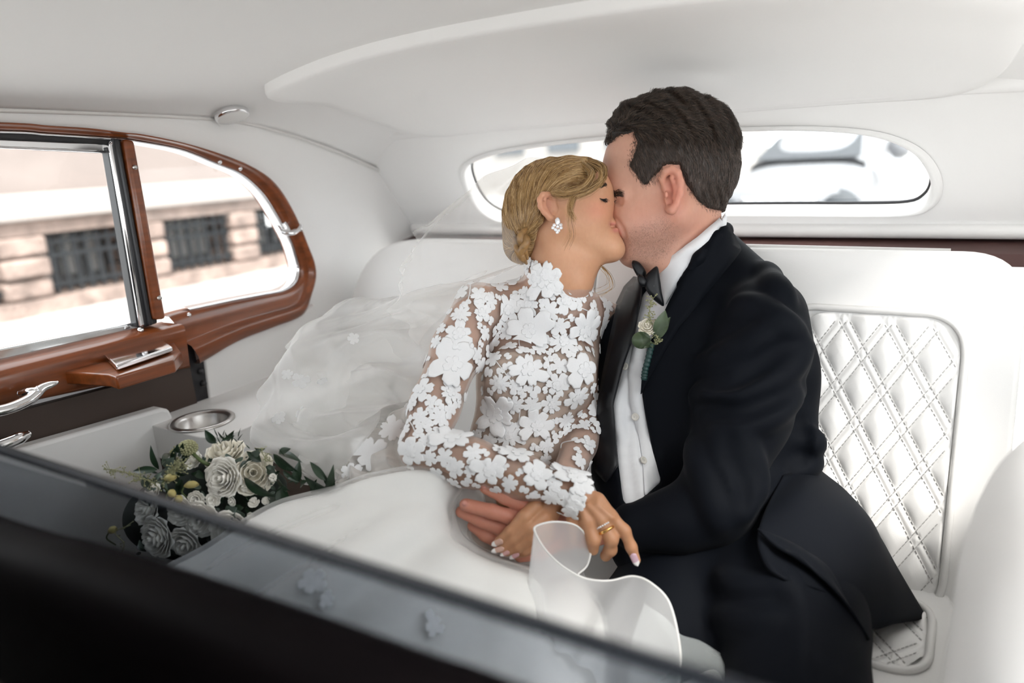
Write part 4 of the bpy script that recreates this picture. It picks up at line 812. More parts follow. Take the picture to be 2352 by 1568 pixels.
for s in (-1, 1):
    e = d+s*.066; o = s*.005
    P = [(1277, 480, e-o, 5), (1272, 458, e-o*.2, 5), (1260, 446, e+o, 6), (1247, 446, e+o*1.8, 6), (1239, 458, e+o*2.2, 6), (1241, 474, e+o*2.2, 6), (1250, 488, e+o*1.8, 6), (1262, 499, e+o, 7), (1273, 505, e+o*.4, 8)]
    bh.ell(1258, 474, e-o*.5, 15, 32, 7, .006, rot=-28).chain(P, .003).ell(1261, 476, e+o*1.3, 8, 18, 6, .005, 's', rot=-28)
    bh.chain([(1253, 456, e+o*1.3, 4), (1250, 470, e+o*1.6, 4), (1262, 490, e+o*1.2, 4)], .003).ell(1274, 484, e+o*.4, 4, 6, 7, .003, 's')
def frame(v, g=0., k=.025, arms=True, neck=True):
    v.ell(1236, 815, 1.15, 138+g, 150+g, 108+g, k, rot=10).ell(1222, 900, 1.13, 125+g, 110+g, 105+g, k).ell(1190, 1020, 1.11, 112+g, 130+g, 95+g, k).ell(1120, 1210, 1.08, 150+g, 130+g, 140+g, k)
    v.rc((1280, 690, 1.14, 60+g), (1120, 705, 1.125, 48+g), k).rc((1300, 700, 1.15, 56+g), (1388, 738, 1.19, 44+g), k).ell(1270, 730, 1.13, 100+g, 60+g, 80+g, k)
    v.ell(1178, 868, 1.062, 62+g, 66+g, 46+g, .03).ell(1308, 862, 1.085, 58+g, 66+g, 48+g, .03)
    if arms:
        v.chain([(1098, 702, 1.10, 52+g), (1052, 800, 1.07, 56+g), (1000, 930, 1.02, 53+g), (972, 1030, .985, 48+g)], .016)
        v.chain([(972, 1030, .985, 48+g), (1080, 1062, .965, 52+g), (1200, 1095, .952, 46+g), (1305, 1128, .945, 34+g)], .014)
        v.chain([(1388, 750, 1.20, 44+g), (1378, 860, 1.19, 42+g), (1350, 990, 1.12, 40+g), (1290, 1110, .985, 30+g)], .016)
    if neck: v.rc((1280, 640, 1.105, 66+g), (1284, 720, 1.125, 74+g), k)
    return v
bb = frame(Vol(900, 1450, 620, 1330, .88, 1.3, .0032), -4)
hv2 = Vol(1030, 1490, 1085, 1320, .87, 1.03, .0012)      # her hands
# ring hand, resting on his sleeve
hv2.chain([(1296, 1124, .945, 32), (1330, 1142, .940, 30)], .01, zs=.75).ell(1356, 1166, .938, 50, 34, 17, .012, rot=48)
hv2.chain([(1372, 1150, .936, 20), (1402, 1186, .932, 16), (1434, 1219, .926, 14), (1450, 1256, .927, 12.5), (1461, 1286, .930, 10.5)], .005)
hv2.chain([(1360, 1164, .934, 20), (1381, 1196, .928, 17), (1404, 1238, .922, 15.5), (1402, 1262, .930, 14), (1391, 1276, .938, 13)], .005)
hv2.chain([(1338, 1170, .934, 20), (1349, 1200, .928, 16), (1363, 1240, .922, 15), (1362, 1262, .93, 13)], .005)
hv2.chain([(1318, 1166, .936, 18), (1318, 1200, .938, 15), (1320, 1240, .945, 13)], .005)
for a_, b_ in (((1372, 1160), (1404, 1188)), ((1350, 1160), (1380, 1194)), ((1330, 1165), (1348, 1196))): hv2.rc((*a_, .9235, 3), (*b_, .9215, 5), .008)
# the other hand, laced into his fingers
hv2.chain([(1300, 1100, .975, 30), (1272, 1150, .962, 30)], .012, zs=.8).ell(1246, 1180, .952, 46, 34, 18, .012, rot=-40)
for F_ in ([(1232, 1160, .946, 17), (1204, 1186, .936, 15.5), (1172, 1220, .934, 13), (1146, 1243, .938, 10.5)], [(1250, 1186, .944, 17), (1216, 1212, .935, 15), (1180, 1240, .934, 12.5), (1152, 1260, .938, 10)],
           [(1256, 1206, .944, 16), (1222, 1234, .936, 14), (1190, 1256, .936, 12), (1164, 1268, .940, 9.5)], [(1260, 1226, .946, 15), (1228, 1252, .94, 13), (1206, 1266, .940, 11), (1186, 1273, .943, 9)]): hv2.chain(F_, .0035)
hv2.chain([(1226, 1160, .955, 17), (1186, 1160, .966, 14), (1150, 1152, .972, 11)], .006)
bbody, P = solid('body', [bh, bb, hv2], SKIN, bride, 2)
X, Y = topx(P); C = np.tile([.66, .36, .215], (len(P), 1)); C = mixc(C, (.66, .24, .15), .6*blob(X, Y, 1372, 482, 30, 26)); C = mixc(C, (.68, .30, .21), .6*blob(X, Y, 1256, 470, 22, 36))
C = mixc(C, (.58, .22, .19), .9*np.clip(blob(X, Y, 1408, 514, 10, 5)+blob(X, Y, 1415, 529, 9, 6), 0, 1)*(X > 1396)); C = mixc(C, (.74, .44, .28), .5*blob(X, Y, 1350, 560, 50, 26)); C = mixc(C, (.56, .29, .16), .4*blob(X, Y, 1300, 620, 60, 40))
hd = (Y > 1085) & (X > 1030); C[hd] = mixc(C[hd], (.50, .255, .135), np.full(hd.sum(), .85)); tr_ = (Y > 665) & (Y < 1085); C[tr_] = mixc(C[tr_], (.55, .36, .28), np.full(tr_.sum(), .8))
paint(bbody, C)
# ---- nails
NAIL = mat('glossy_nail', (.6, .4, .4), .12); _nt = NAIL.node_tree; _a = _nt.nodes.new('ShaderNodeVertexColor'); _a.layer_name = 'Col'; _nt.links.new(_a.outputs[0], _nt.nodes['Principled BSDF'].inputs['Base Color'])
def nail(a, b, wd_, col, dz=0.):
    pa, pb = hv2.hit([a[0]], [a[1]], .0002)[0], hv2.hit([b[0]], [b[1]], .0004)[0]
    pa[2] += dz; pb[2] += dz
    if np.linalg.norm(pb-pa) > .022: pb[2] = pa[2]
    ax = pb-pa; L = np.linalg.norm(ax); ax /= L; n_ = np.array([0, 0, -1.]); n_ -= (n_@ax)*ax; n_ /= np.linalg.norm(n_); sd = np.cross(ax, n_); w = wd_*pa[2]/F; R, cc = [], []
    for t in np.linspace(0, 1, 14):
        hw_ = w*(min(1, (t/.15)) if t < .15 else 1)**.5*(1 if t < .6 else math.sqrt(max(0.02, 1-((t-.6)/.4)**2)))
        R.append([pa+ax*L*t+sd*hw_*u+n_*(.0012*(1-u*u)+.0004) for u in np.linspace(-1, 1, 9)]); cc += [(.86, .84, .83) if t > .66+.0*abs(t) else col]*9
    o = grid('fingernail', w3(np.array(R)), NAIL, bbody, thick=.0006); paint(o, np.array(cc)); return o
nail((1452, 1270), (1464, 1297), 7.5, (.62, .42, .50)); nail((1155, 1240), (1131, 1251), 7, (.66, .42, .34)); nail((1158, 1258), (1130, 1266), 5.5, (.66, .42, .34)); nail((1170, 1266), (1150, 1274), 5, (.66, .38, .36)); nail((1192, 1270), (1171, 1281), 5, (.66, .38, .40))
# ---- rings
DIAM = mat('cut_crystal', (.95, .95, .97), .06, .35, coat=1); GOLD = mat('gold', (.80, .46, .16), .16, 1)
def ringat(name, a, b, rad, minor, m_, t):
    pa, pb = cp(*a), cp(*b); c = pa+(pb-pa)*t; ax = (pb-pa)/np.linalg.norm(pb-pa); u = np.cross(ax, (0, 0, 1)); u /= np.linalg.norm(u); v = np.cross(ax, u)
    P = [c+rad*(math.cos(q)*u+math.sin(q)*v) for q in np.linspace(0, 2*np.pi, 40, endpoint=False)]
    o = tube(name, w3(np.array(P)), minor, m_, bbody, 10, True); return o, c, u, v
ro, c_, u_, v_ = ringat('diamond_ring', (1381, 1196, .928), (1404, 1238, .922), .0094, .0010, CHROME, .22)
for q in np.linspace(0, 2*np.pi, 22, endpoint=False):
    p = c_+.0103*(math.cos(q)*u_+math.sin(q)*v_); lathe('stone', [(.0001, -.0014), (.0013, -.0006), (.0014, .0003), (.0008, .0011), (.0001, .0012)], w3(p), w3(math.cos(q)*u_+math.sin(q)*v_), DIAM, ro, 8)
ringat('gold_ring', (1381, 1196, .928), (1404, 1238, .922), .0098, .0021, GOLD, .50)
# ---- earring
er = w3(bh.hit([1277], [505], .003)[0]); eo = lathe('earring', [(.0002, -.0012), (.003, -.001), (.0034, .0004), (.002, .0016), (.0002, .0018)], er, w3(np.array([0, 0, -1.])), CHROME, bbody, 12)
def gem(px, py, rx, ry, dd=0):
    c = bh.hit([1277], [505], .005)[0]; dep = c[2]-.002-dd; P = []
    for s, z in ((.001, -.9), (.7, -.55), (1, 0), (.6, .5), (.001, .55)): P.append([cp(px+rx*s*math.cos(t), py+ry*s*math.sin(t), dep+z*.0022) for t in np.linspace(0, 2*np.pi, 9, endpoint=False)+.2])
    o = grid('crystal', w3(np.array(P)), DIAM, eo, cv=True); o.data.shade_flat()
gem(1281, 508, 6, 9, .001)
for q in ((1273, 517), (1281, 520), (1288, 516), (1270, 523), (1276, 527), (1283, 529), (1289, 523), (1280, 533)): gem(*q, 4.2, 4.2)
# ---- hair
HAIRC = mat('blonde_hair', (.30, .165, .062), .4, var=.35, vscale=120)
HAIRY = hairmat('blonde_strands', [(.09, .045, .017), (.26, .14, .05), (.48, .29, .11), (.78, .54, .28)], .25)
bv_ = Vol(1140, 1420, 340, 640, .97, 1.24, .0021)
bv_.ell(1283, 456, d, 113, 91, 105).ell(1258, 478, d, 86, 90, 100, .02).ell(1335, 428, d, 60, 60, 84, .02).ell(1215, 515, d, 54, 66, 78, .03).rc((1200, 545, d, 34), (1204, 585, d, 22), .02)
bv_.ell(1188, 565, d+.002, 30, 36, 40, .01)
bface = [(1420, 372), (1392, 376), (1362, 402), (1336, 436), (1304, 446), (1276, 442), (1252, 440), (1238, 448), (1234, 462), (1240, 486), (1250, 502), (1236, 520), (1228, 552), (1222, 582), (1212, 604), (1230, 660), (1460, 660), (1460, 372)]
bv_.poly(bface, .9, 1.3, .003)
def comb(x, y, z):      # fine locks drawn back to the knot
    X, Y = x/z*F+1176, y/z*F+784; a = np.arctan2(Y-575, X-1185); return -.0009*np.sin(a*46+1.3*np.sin(a*9))*np.clip((np.hypot(X-1185, Y-575)-30)/60, 0, 1)
bv_.wave(comb)
bhair, _ = solid('hair', bv_, HAIRC, bride, 1)
P, Q = bv_.surf(); P = relax(P, Q, 1); R0 = sample_surface(P, Q, 11000, lambda c: c[:, 2] < 1.13); X, Y = topx(R0)
def flow_b(p, dd=None):
    X, Y = topx(p); vx, vy = 1192-X, 566-Y; L = np.hypot(vx, vy)+1e-6; sw = np.clip((X-1230)/130, 0, 1)*np.clip((520-Y)/100, 0, 1); return np.column_stack([vx/L-.25*sw, vy/L-.75*sw, -.1*np.ones(len(X))])
strands('hair_strands', R0, flow_b(R0), bv_, HAIRY, bhair, 9,   .07*(.6+.8*rng.random(len(X))), .0009, .00036, .035, turn=lambda p, dd: flow_b(p))
# twisted knot at the nape
kp = [[(1212, 520, d-.05), (1196, 545, d-.058), (1204, 572, d-.052), (1212, 596, d-.045)], [(1190, 530, d-.045), (1210, 552, d-.06), (1196, 580, d-.055), (1206, 602, d-.042)], [(1180, 545, d-.04), (1188, 570, d-.052), (1200, 592, d-.05), (1210, 606, d-.04)]]
for L in kp: tube('hair_twist', catmull([w3(cp(*q)) for q in L], 24), .0058*np.sin(np.linspace(.5, np.pi-.3, 24)), HAIRC, bhair, 10)
# loose locks framing the face
def lock(pts, n, spread, rad=.0003, taper=.3):
    B = catmull(np.array([cp(*q) for q in pts]), 22); P = B[None]+(rng.normal(0, 1, (n, 1, 3))*np.linspace(.5, 1, 22)[None, :, None]+rng.normal(0, .25, (n, 1, 3))*np.linspace(0, 1, 22)[None, :, None]**2)*spread; return P
e_ = .975
L1 = lock([(1345, 372, 1.045), (1378, 392, 1.02), (1374, 420, 1.012), (1345, 440, 1.008), (1318, 452, 1.005), (1308, 480, 1.0), (1318, 505, 1.0)], 60, .0028); L2 = lock([(1350, 368, 1.05), (1384, 382, 1.03), (1386, 408, 1.02), (1360, 432, 1.012), (1326, 446, 1.008)], 220, .0032); L3 = lock([(1338, 376, 1.04), (1360, 398, 1.015), (1340, 432, 1.005), (1300, 446, 1.008), (1272, 442, 1.012)], 220, .003); L4 = lock([(1320, 450, 1.005), (1308, 500, 1.0), (1312, 540, 1.005), (1300, 570, 1.02)], 12, .003)
L5 = lock([(1380, 610, 1.08), (1398, 630, 1.07), (1404, 655, 1.07), (1388, 668, 1.07), (1370, 674, 1.07)], 10, .004)
curves('loose_locks', np.concatenate([L1, L2, L3, L4, L5]), HAIRY, bhair, .00028, .35)
R2 = bh.hit(np.linspace(1377, 1392, 40), 455+np.zeros(40)+2*np.sin(np.linspace(0, 3, 40)), .0003); strands('eyelashes', R2, np.tile([.7, .5, -.4], (40, 1)), bh, HAIRB and mat('black_lash', (.004, .003, .003), .4), bhair, 4, .007, .003, .0003, .15)
q = np.column_stack([rng.uniform(1372, 1394, 160), np.zeros(160)]); q[:, 1] = 428-(q[:, 0]-1372)*.1+rng.normal(0, 1.6, 160); R2 = bh.hit(q[:, 0], q[:, 1], .0003); strands('eyebrow', R2, np.tile([-1., .1, 0], (160, 1)), bh, HAIRG, bhair, 4, .006, .001, .00028, .2)
# ---- gown: sheer bodice, lace flowers, skirt, ruffle
NET = sheer('nude_tulle', (.80, .68, .61), .30); LACE = mat('white_lace_thread', (.84, .84, .845), .85, bump=.5, bscale=1100, spec=.15, dist=.0006)
gv = frame(Vol(900, 1450, 580, 1330, .88, 1.32, .0034), 2, neck=False)
gv.chain([(1276, 622, 1.098, 71), (1284, 700, 1.118, 86)], .02)
gf = Vol(900, 1450, 580, 1330, .88, 1.32, .0034); gf.a = gv.a.copy(); gf.chain([(1270, 1115, .947, 38), (1318, 1132, .943, 42), (1350, 1146, .938, 46)], .01)
gv.poly([(1190, 500), (1460, 500), (1460, 690), (1372, 662), (1338, 664), (1300, 652), (1268, 632), (1240, 606), (1214, 600), (1190, 590)], .9, 1.4, .002)
gv.poly([(1330, 1080), (1362, 1092), (1318, 1196), (1290, 1190), (1240, 1340), (1460, 1340), (1460, 1060)], .9, .99, .002)
dress, _ = solid('dress', gv, NET, bride, 2)
LIN = mat('nude_lining', (.56, .44, .36), .8, bump=.3, bscale=900, dist=.0005)
lv = frame(Vol(1040, 1450, 760, 1330, .95, 1.3, .0045), -1, arms=False, neck=False); lv.poly([(1000, 600), (1460, 600), (1460, 820), (1330, 790), (1250, 812), (1170, 806), (1000, 850)], .8, 1.5, .002)
solid('bodice_lining', lv, LIN, dress, 2)
def flower(name, px, py, R, petals, rot, vol, off, m_, parent, cup=.0012, jag=.0, round_=.6, inner=True, d1=None):
    c = vol.hit([px], [py], off, d1=d1)[0]; n_ = vol.grad(c[None])[0]
    if n_[2] > -.12: return None
    u = np.cross(n_, (0, 1, 0)); u /= np.linalg.norm(u)+1e-9; v = np.cross(n_, u); r = R*c[2]/F; na = petals*8; th = np.linspace(0, 2*np.pi, na, endpoint=False); ph = np.abs(np.sin(petals*th/2)); lob = (1-round_)+round_*ph**.55
    lob = lob*(1+.13*rng.normal(0, 1, petals)[(np.arange(na)//8)])*(1-.10*np.exp(-((ph-1)/.04)**2))+jag*(rng.random(na)-.3); V = [c+n_*.0008]
    P = []; rr = [.16, .42, .72, .92, 1.]
    for q in rr:
        rad_ = r*q*(lob if q > .3 else 1); p = c+rad_[:, None]*(np.cos(th+rot)[:, None]*u+np.sin(th+rot)[:, None]*v) if q > .3 else c+(r*q)*(np.cos(th+rot)[:, None]*u+np.sin(th+rot)[:, None]*v)
        P.append(p)
    P = np.array(P); sh = P.shape; Pp = vol.project(P.reshape(-1, 3), off).reshape(sh); g = vol.grad(Pp.reshape(-1, 3)).reshape(sh)
    hgt = np.array([0, .3, .7, 1., .75])[:, None]*cup*(.35+.65*ph)[None]*(R/30); hgt[0] += .0006; Pp = Pp+g*hgt[..., None]
    V = np.vstack([Pp.reshape(-1, 3), [vol.project(c[None], off)[0]+n_*.0004]]); Q = [tuple(q) for q in gridfaces(len(rr), na, False, True)]+[(len(V)-1, j, (j+1) % na) for j in range(na)]
    o = mesh(name, w3(V), Q, m_, parent); md = o.modifiers.new('thickness', 'SOLIDIFY'); md.thickness = .0006; md.offset = 0
    return o
big = [(1040,837,56),(1216,758,50),(1279,884,29),(1339,849,42),(1343,758,46),(1327,912,30),(1212,849,42),(1252,640,44),(1169,710,34),(1054,770,38),(1141,948,56),(1232,979,40),(1042,1007,46),(947,1035,36),(1125,1078,42),(1188,1043,38),(1232,1090,40),(1312,1086,44),(1311,1149,32),(1295,786,32),(1149,880,27),(1105,718,27),(1058,722,24),(1101,679,24),(1058,675,22),(1145,659,20),(1184,645,22),(1216,699,27),(1133,786,22),(1046,1074,27),(1022,1050,22),(1010,960,24),(967,956,22),(967,896,32),(1034,900,30),(1003,786,18),(1267,928,26),(1299,964,24),(1220,928,22),(1300,690,30),(1330,676,26),(1290,1030,26),(1385,745,30),(1392,700,24),(1000,850,24),(1400,790,26),(1352,660,20),(1350,1020,26),(1330,1060,22),(1262,716,24),(1180,930,26),(1170,1000,30),(1286,842,20),(1102,840,20),(960,1085,20),(1088,1040,24),(1170,1110,22),(1270,1140,24),(1385,870,22),(1365,940,24),(1352,1075,22)]
pts = []
for (x, y, R) in big: pts.append((x, y, R)); 
body_px = [(1046, 640), (1100, 628), (1210, 602), (1245, 608), (1290, 650), (1345, 664), (1420, 705), (1425, 730), (1405, 800), (1405, 900), (1392, 980), (1362, 1030), (1360, 1060), (1352, 1100), (1318, 1185), (1262, 1150), (1180, 1130), (1060, 1110), (950, 1090), (915, 1040), (925, 960), (975, 800), (1010, 700)]
for (x, y, R) in pts:
    pe = 5+int(rng.integers(0, 4)) if R > 22 else 5+int(rng.integers(0, 2)); flower('lace_flower', x, y, R*1.07, pe, rng.random()*6, gf, .0016 if R < 35 else .0028, LACE, dress, .0008 if R < 35 else .0022, .10, .42 if R > 35 else .5)
    if R > 24: flower('lace_flower_heart', x, y, R*.42, 5, rng.random()*6, gf, .0026 if R < 35 else .0042, LACE, dress, .0008, .10, .5)
n_small = 0
for it in range(9000):
    x, y = rng.uniform(915, 1430), rng.uniform(600, 1190)
    if not inpoly(np.array([x]), np.array([y]), body_px)[0]: continue
    R = rng.uniform(8, 20)
    if all(math.hypot(x-a, y-b) > (R*.68+c*.78) for a, b, c in pts):
        pts.append((x, y, R)); o = flower('lace_flower' if R > 13 else 'lace_leaf', x, y, R*1.25, 5 if R > 13 else 2, rng.random()*6, gf, .0018, LACE, dress, .001, .05, .5 if R > 13 else .62); n_small += 1
        if n_small > 225: break
# leafy tendrils linking the flowers
Vs, Qs, nn = [], [], 0
for k in range(230):
    i, j = rng.integers(0, len(pts), 2); a_, b_ = pts[i], pts[j]; L = math.hypot(a_[0]-b_[0], a_[1]-b_[1])
    if L > 80 or L < 15: continue
    q = catmull(np.array([a_[:2], ((a_[0]+b_[0])/2+rng.normal(0, 6), (a_[1]+b_[1])/2+rng.normal(0, 6)), b_[:2]]), 8); h_ = gv.hit(q[:, 0], q[:, 1], .0016); 
    if np.abs(np.diff(h_[:, 2])).max() > .012: continue
    V, Qq = tube_geo(w3(h_), .0009, 4); Vs.append(V); Qs.append(Qq+nn); nn += len(V)
o = fastmesh('lace_tendrils', np.vstack(Vs), np.vstack(Qs), LACE, dress); o['kind'] = 'stuff'
# scalloped lace edge at the collar and cuff
for x, y, R in ((1216, 606, 16), (1232, 612, 15), (1262, 628, 18), (1285, 648, 15), (1318, 662, 16), (1345, 660, 15), (1228, 640, 22), (1272, 660, 22), (1345, 1092, 22), (1338, 1116, 24), (1330, 1140, 22), (1312, 1172, 22), (1296, 1180, 16), (1322, 1158, 20), (1322, 1100, 24)):
    flower('lace_flower', x, y, R, 5, rng.random()*6, gf, .004, LACE, dress, .002, .05, .42)
TULLE = mat('white_tulle_skirt', (.83, .825, .80), .9, bump=.15, bscale=500, spec=.1, sheen=.2); ORG = sheer('white_organza', (.88, .885, .89), .46, trans=.3)
kv = Vol(330, 1420, 1040, 1700, .70, 1.2, .0065)
kv.chain([(1150, 1190, 1.11, 135), (950, 1250, 1.05, 145), (700, 1330, .94, 160), (430, 1475, .87, 172)], .05).chain([(1180, 1290, 1.08, 100), (1080, 1430, .95, 160), (900, 1640, .82, 200)], .06).chain([(1250, 1370, 1.04, 95), (1270, 1480, .95, 110), (1250, 1660, .84, 150)], .05)
kv.chain([(900, 1260, 1.0, 150), (760, 1480, .86, 180), (620, 1640, .8, 180)], .06)
for L, r_ in (([(1050, 1130), (850, 1190), (620, 1290), (480, 1380)], 14), ([(1080, 1150), (900, 1230), (700, 1370), (560, 1480)], 16), ([(1120, 1200), (980, 1300), (860, 1430), (780, 1560)], 16), ([(1130, 1250), (1060, 1360), (1000, 1520)], 16), ([(1060, 1110), (930, 1120), (800, 1150)], 10), ([(1160, 1290), (1150, 1400), (1130, 1560)], 14), ([(960, 1200), (820, 1290), (660, 1440)], 10), ([(1200, 1300), (1215, 1420), (1220, 1560)], 12), ([(1060, 1260), (960, 1380), (880, 1500)], 10)):
    q = catmull(np.array(L, float), 14); h_ = kv.hit(q[:, 0], q[:, 1]); kv.chain([(x, y, z[2]+.004, r_*1.5) for (x, y), z in zip(q, h_)], .028)
kv.poly([(1030, 1160), (1090, 1095), (1230, 1110), (1330, 1130), (1400, 1160), (1470, 1290), (1330, 1320), (1200, 1305), (1120, 1285), (1050, 1240)], .6, .992, .03)
kv.poly([(1335, 1150), (1600, 1150), (1600, 1520), (1430, 1400), (1345, 1345)], .5, 1.3, .01)
kv.blur(2)
skirt, _ = solid('skirt', kv, TULLE, dress, 2)
o, _ = solid('skirt_overlay', kv, sheer('tulle_overlay', (.9, .895, .88), .18), dress, 6, .006)
for x, y, R in ((720, 1345, 34), (745, 1375, 20), (985, 1445, 30)): flower('lace_flower', x, y, R, 5, rng.random()*6, kv, .008, LACE, dress, .0015, .04, .45)
hem = [(1556,1590,.84),(1563,1500,.85),(1540,1390,.87),(1500,1342,.885),(1455,1323,.90),(1400,1333,.905),(1345,1328,.905),(1295,1302,.895),(1255,1265,.885),(1230,1225,.88),(1232,1208,.885),(1275,1198,.905),(1325,1208,.92),(1356,1248,.925),(1350,1295,.925),(1328,1318,.922)]
bas = [(1500,1660,.82),(1440,1640,.80),(1400,1600,.80),(1370,1560,.80),(1340,1530,.81),(1310,1510,.82),(1280,1490,.83),(1250,1460,.84),(1225,1440,.85),(1203,1425,.86),(1212,1390,.875),(1250,1340,.90),(1290,1322,.91),(1315,1318,.92),(1325,1318,.925),(1329,1325,.926)]
Hc, Bc = catmull(np.array([cp(*q) for q in hem]), 150), catmull(np.array([cp(*q) for q in bas]), 150); R = []
for t in np.linspace(0, 1, 26):
    m_ = Hc*(1-t)+Bc*t; ph = np.linspace(0, 1, 150); fold = .006*math.sin(math.pi*t)*np.sin(ph*34+2*t)*np.clip((.5-ph)*6, 0, 1)+.004*t*np.sin(ph*60)*np.clip((.6-ph)*6, 0, 1); m_ = m_+np.column_stack([fold*.5, 0*fold, fold]); R.append(m_)
grid('ruffle', w3(np.array(R)), ORG, dress); tube('ruffle_hem', w3(Hc), .0013, mat('white_cord', (.82, .815, .79), .7), dress, 8)
sheet('ruffle_layer', [[(1480, 1385, .90), (1530, 1420, .90), (1562, 1456, .89), (1610, 1472, .89), (1662, 1505, .885)], [(1450, 1480, .86), (1520, 1500, .86), (1580, 1510, .86), (1630, 1520, .86), (1664, 1540, .86)], [(1440, 1620, .8), (1500, 1620, .8), (1570, 1620, .81), (1630, 1620, .82), (1662, 1620, .83)]], 24, 40, sheer('grey_organza', (.75, .80, .80), .22), dress, .0005)
# ---- veil
VEIL = sheer('veil_tulle', (.95, .945, .93), .14, trans=.5, edge=.2); VEIL2 = sheer('veil_tulle_dense', (.95, .94, .925), .28, trans=.5, edge=.2)
def soft(n_, seed, amp, fx=3, fy=3):
    r_ = np.random.default_rng(seed); ph_ = r_.random((6, 3))*6.28; fr = r_.uniform(1, 4, (6, 2))*np.array([fx, fy])/3
    def f(R):
        U, V = np.meshgrid(np.linspace(0, 1, R.shape[0]), np.linspace(0, 1, R.shape[1]), indexing='ij'); h = sum(np.sin(2*np.pi*(fr[i, 0]*U+fr[i, 1]*V)+ph_[i, 0])/(1+i*.4) for i in range(6))
        rd = sum((1-np.abs(np.sin(np.pi*(fr[i, 1]*.9*U+fr[i, 0]*1.1*V)+ph_[i, 1]+.8*np.sin(5*U+ph_[i, 2]))))**3 for i in range(6)); h *= amp/2.2*np.clip(U*4, 0, 1); rd *= np.clip(U*4, 0, 1)*amp/16
        Q_ = R.copy(); Q_[..., 2] += h*.0009-rd*.0045+.003; Q_[..., 0] += h*.8+rd*2; Q_[..., 1] += h*.6-rd*2.5
        ed = np.clip((U-.8)*5, 0, 1); Q_[..., 0] += ed*10*np.sin(V*23+ph_[1, 1])+ed*6*np.sin(V*51+ph_[2, 1]); Q_[..., 1] += ed*8*np.sin(V*17+ph_[3, 1]); return Q_
    return f
veil = sheet('veil', [[(1262, 362, 1.15), (1205, 405, 1.14), (1168, 480, 1.10), (1186, 545, 1.035), (1206, 606, 1.04)], [(1205, 368, 1.12), (1130, 450, 1.06), (1115, 530, 1.04), (1130, 590, 1.04), (1165, 622, 1.05)], [(1120, 402, 1.16), (1050, 490, 1.09), (1020, 580, 1.07), (1030, 650, 1.06), (1060, 690, 1.05)], [(1062, 448, 1.20), (985, 530, 1.13), (945, 600, 1.10), (945, 690, 1.07), (1000, 740, 1.04)], [(1000, 500, 1.22), (955, 550, 1.16), (920, 640, 1.12), (900, 720, 1.09), (960, 790, 1.06)]], 80, 90, VEIL, bride, .0003, soft(0, 3, 5))
sheet('veil_layer', [[(1205, 600, 1.10), (1150, 628, 1.11), (1080, 650, 1.13), (1040, 680, 1.14)], [(1110, 640, 1.16), (1010, 660, 1.15), (960, 700, 1.14), (960, 800, 1.12)], [(1010, 690, 1.2), (880, 700, 1.17), (800, 780, 1.13), (880, 900, 1.08)], [(940, 672, 1.22), (790, 722, 1.2), (700, 800, 1.14), (720, 960, 1.05), (860, 1000, 1.02)], [(830, 690, 1.26), (700, 755, 1.22), (630, 860, 1.14), (610, 1000, 1.05), (770, 1090, 1.0)], [(760, 720, 1.28), (650, 800, 1.24), (600, 930, 1.14), (596, 1040, 1.06), (720, 1110, 1.02)]], 110, 110, VEIL2, veil, .0003, soft(1, 5, 16, 2, 4))
sheet('veil_layer', [[(1120, 620, 1.15), (1060, 700, 1.12), (1000, 800, 1.08), (960, 900, 1.03)], [(960, 680, 1.18), (900, 760, 1.13), (860, 860, 1.08), (860, 960, 1.03)], [(850, 740, 1.2), (770, 810, 1.14), (740, 920, 1.08), (770, 1040, 1.02)], [(740, 800, 1.2), (680, 880, 1.14), (660, 980, 1.07), (700, 1080, 1.01)]], 90, 90, VEIL2, veil, .0003, soft(2, 9, 16, 3, 3))
sheet('veil_layer', [[(1000, 840, 1.12), (960, 930, 1.09), (930, 1000, 1.05)], [(900, 880, 1.12), (860, 970, 1.09), (860, 1060, 1.04)], [(800, 900, 1.12), (760, 1000, 1.08), (780, 1090, 1.02)], [(690, 930, 1.14), (650, 1020, 1.08), (690, 1100, 1.03)]], 90, 90, VEIL2, veil, .0003, soft(2, 21, 16, 3, 3))
train = sheet('lace_train', [[(985, 880, 1.07), (960, 960, 1.04), (930, 1050, 1.0), (935, 1090, .99)], [(940, 920, 1.08), (900, 990, 1.04), (880, 1060, 1.0), (880, 1100, .99)], [(880, 970, 1.08), (840, 1020, 1.04), (820, 1080, 1.0), (800, 1120, .985)], [(830, 1005, 1.07), (800, 1040, 1.04), (780, 1090, 1.0), (770, 1122, .985)]], 40, 40, sheer('lace_train_net', (.90, .87, .84), .55), dress, .0006, soft(0, 33, 9, 3, 3))
tfv = Vol(740, 1000, 860, 1160, .93, 1.12, .006); tfv.chain([(960, 930, 1.075, 40), (870, 1030, 1.05, 50), (800, 1090, 1.02, 40)], .03)
for x, y, R in ((850, 1042, 42), (900, 985, 34), (805, 1085, 26), (935, 1060, 26), (880, 1090, 22), (950, 940, 24), (820, 1020, 20)): flower('lace_flower', x, y, R, 6, rng.random()*6, tfv, .001, LACE, dress, .001, .08, .45)
vfv = Vol(580, 900, 720, 1060, 1.0, 1.3, .008); vfv.chain([(880, 760, 1.14, 60), (760, 820, 1.12, 70), (660, 900, 1.11, 60), (640, 1000, 1.08, 50)], .03)
VL = sheer('veil_lace', (.86, .86, .86), .45, edge=.1)
for x, y, R in ((660, 858, 15), (690, 872, 18), (812, 776, 14), (640, 960, 16), (700, 950, 22), (640, 1030, 16), (830, 940, 24), (760, 1000, 18), (745, 880, 14)): flower('veil_flower', x, y, R, 5, rng.random()*6, vfv, -.002, VL, veil, .001, .06, .45)
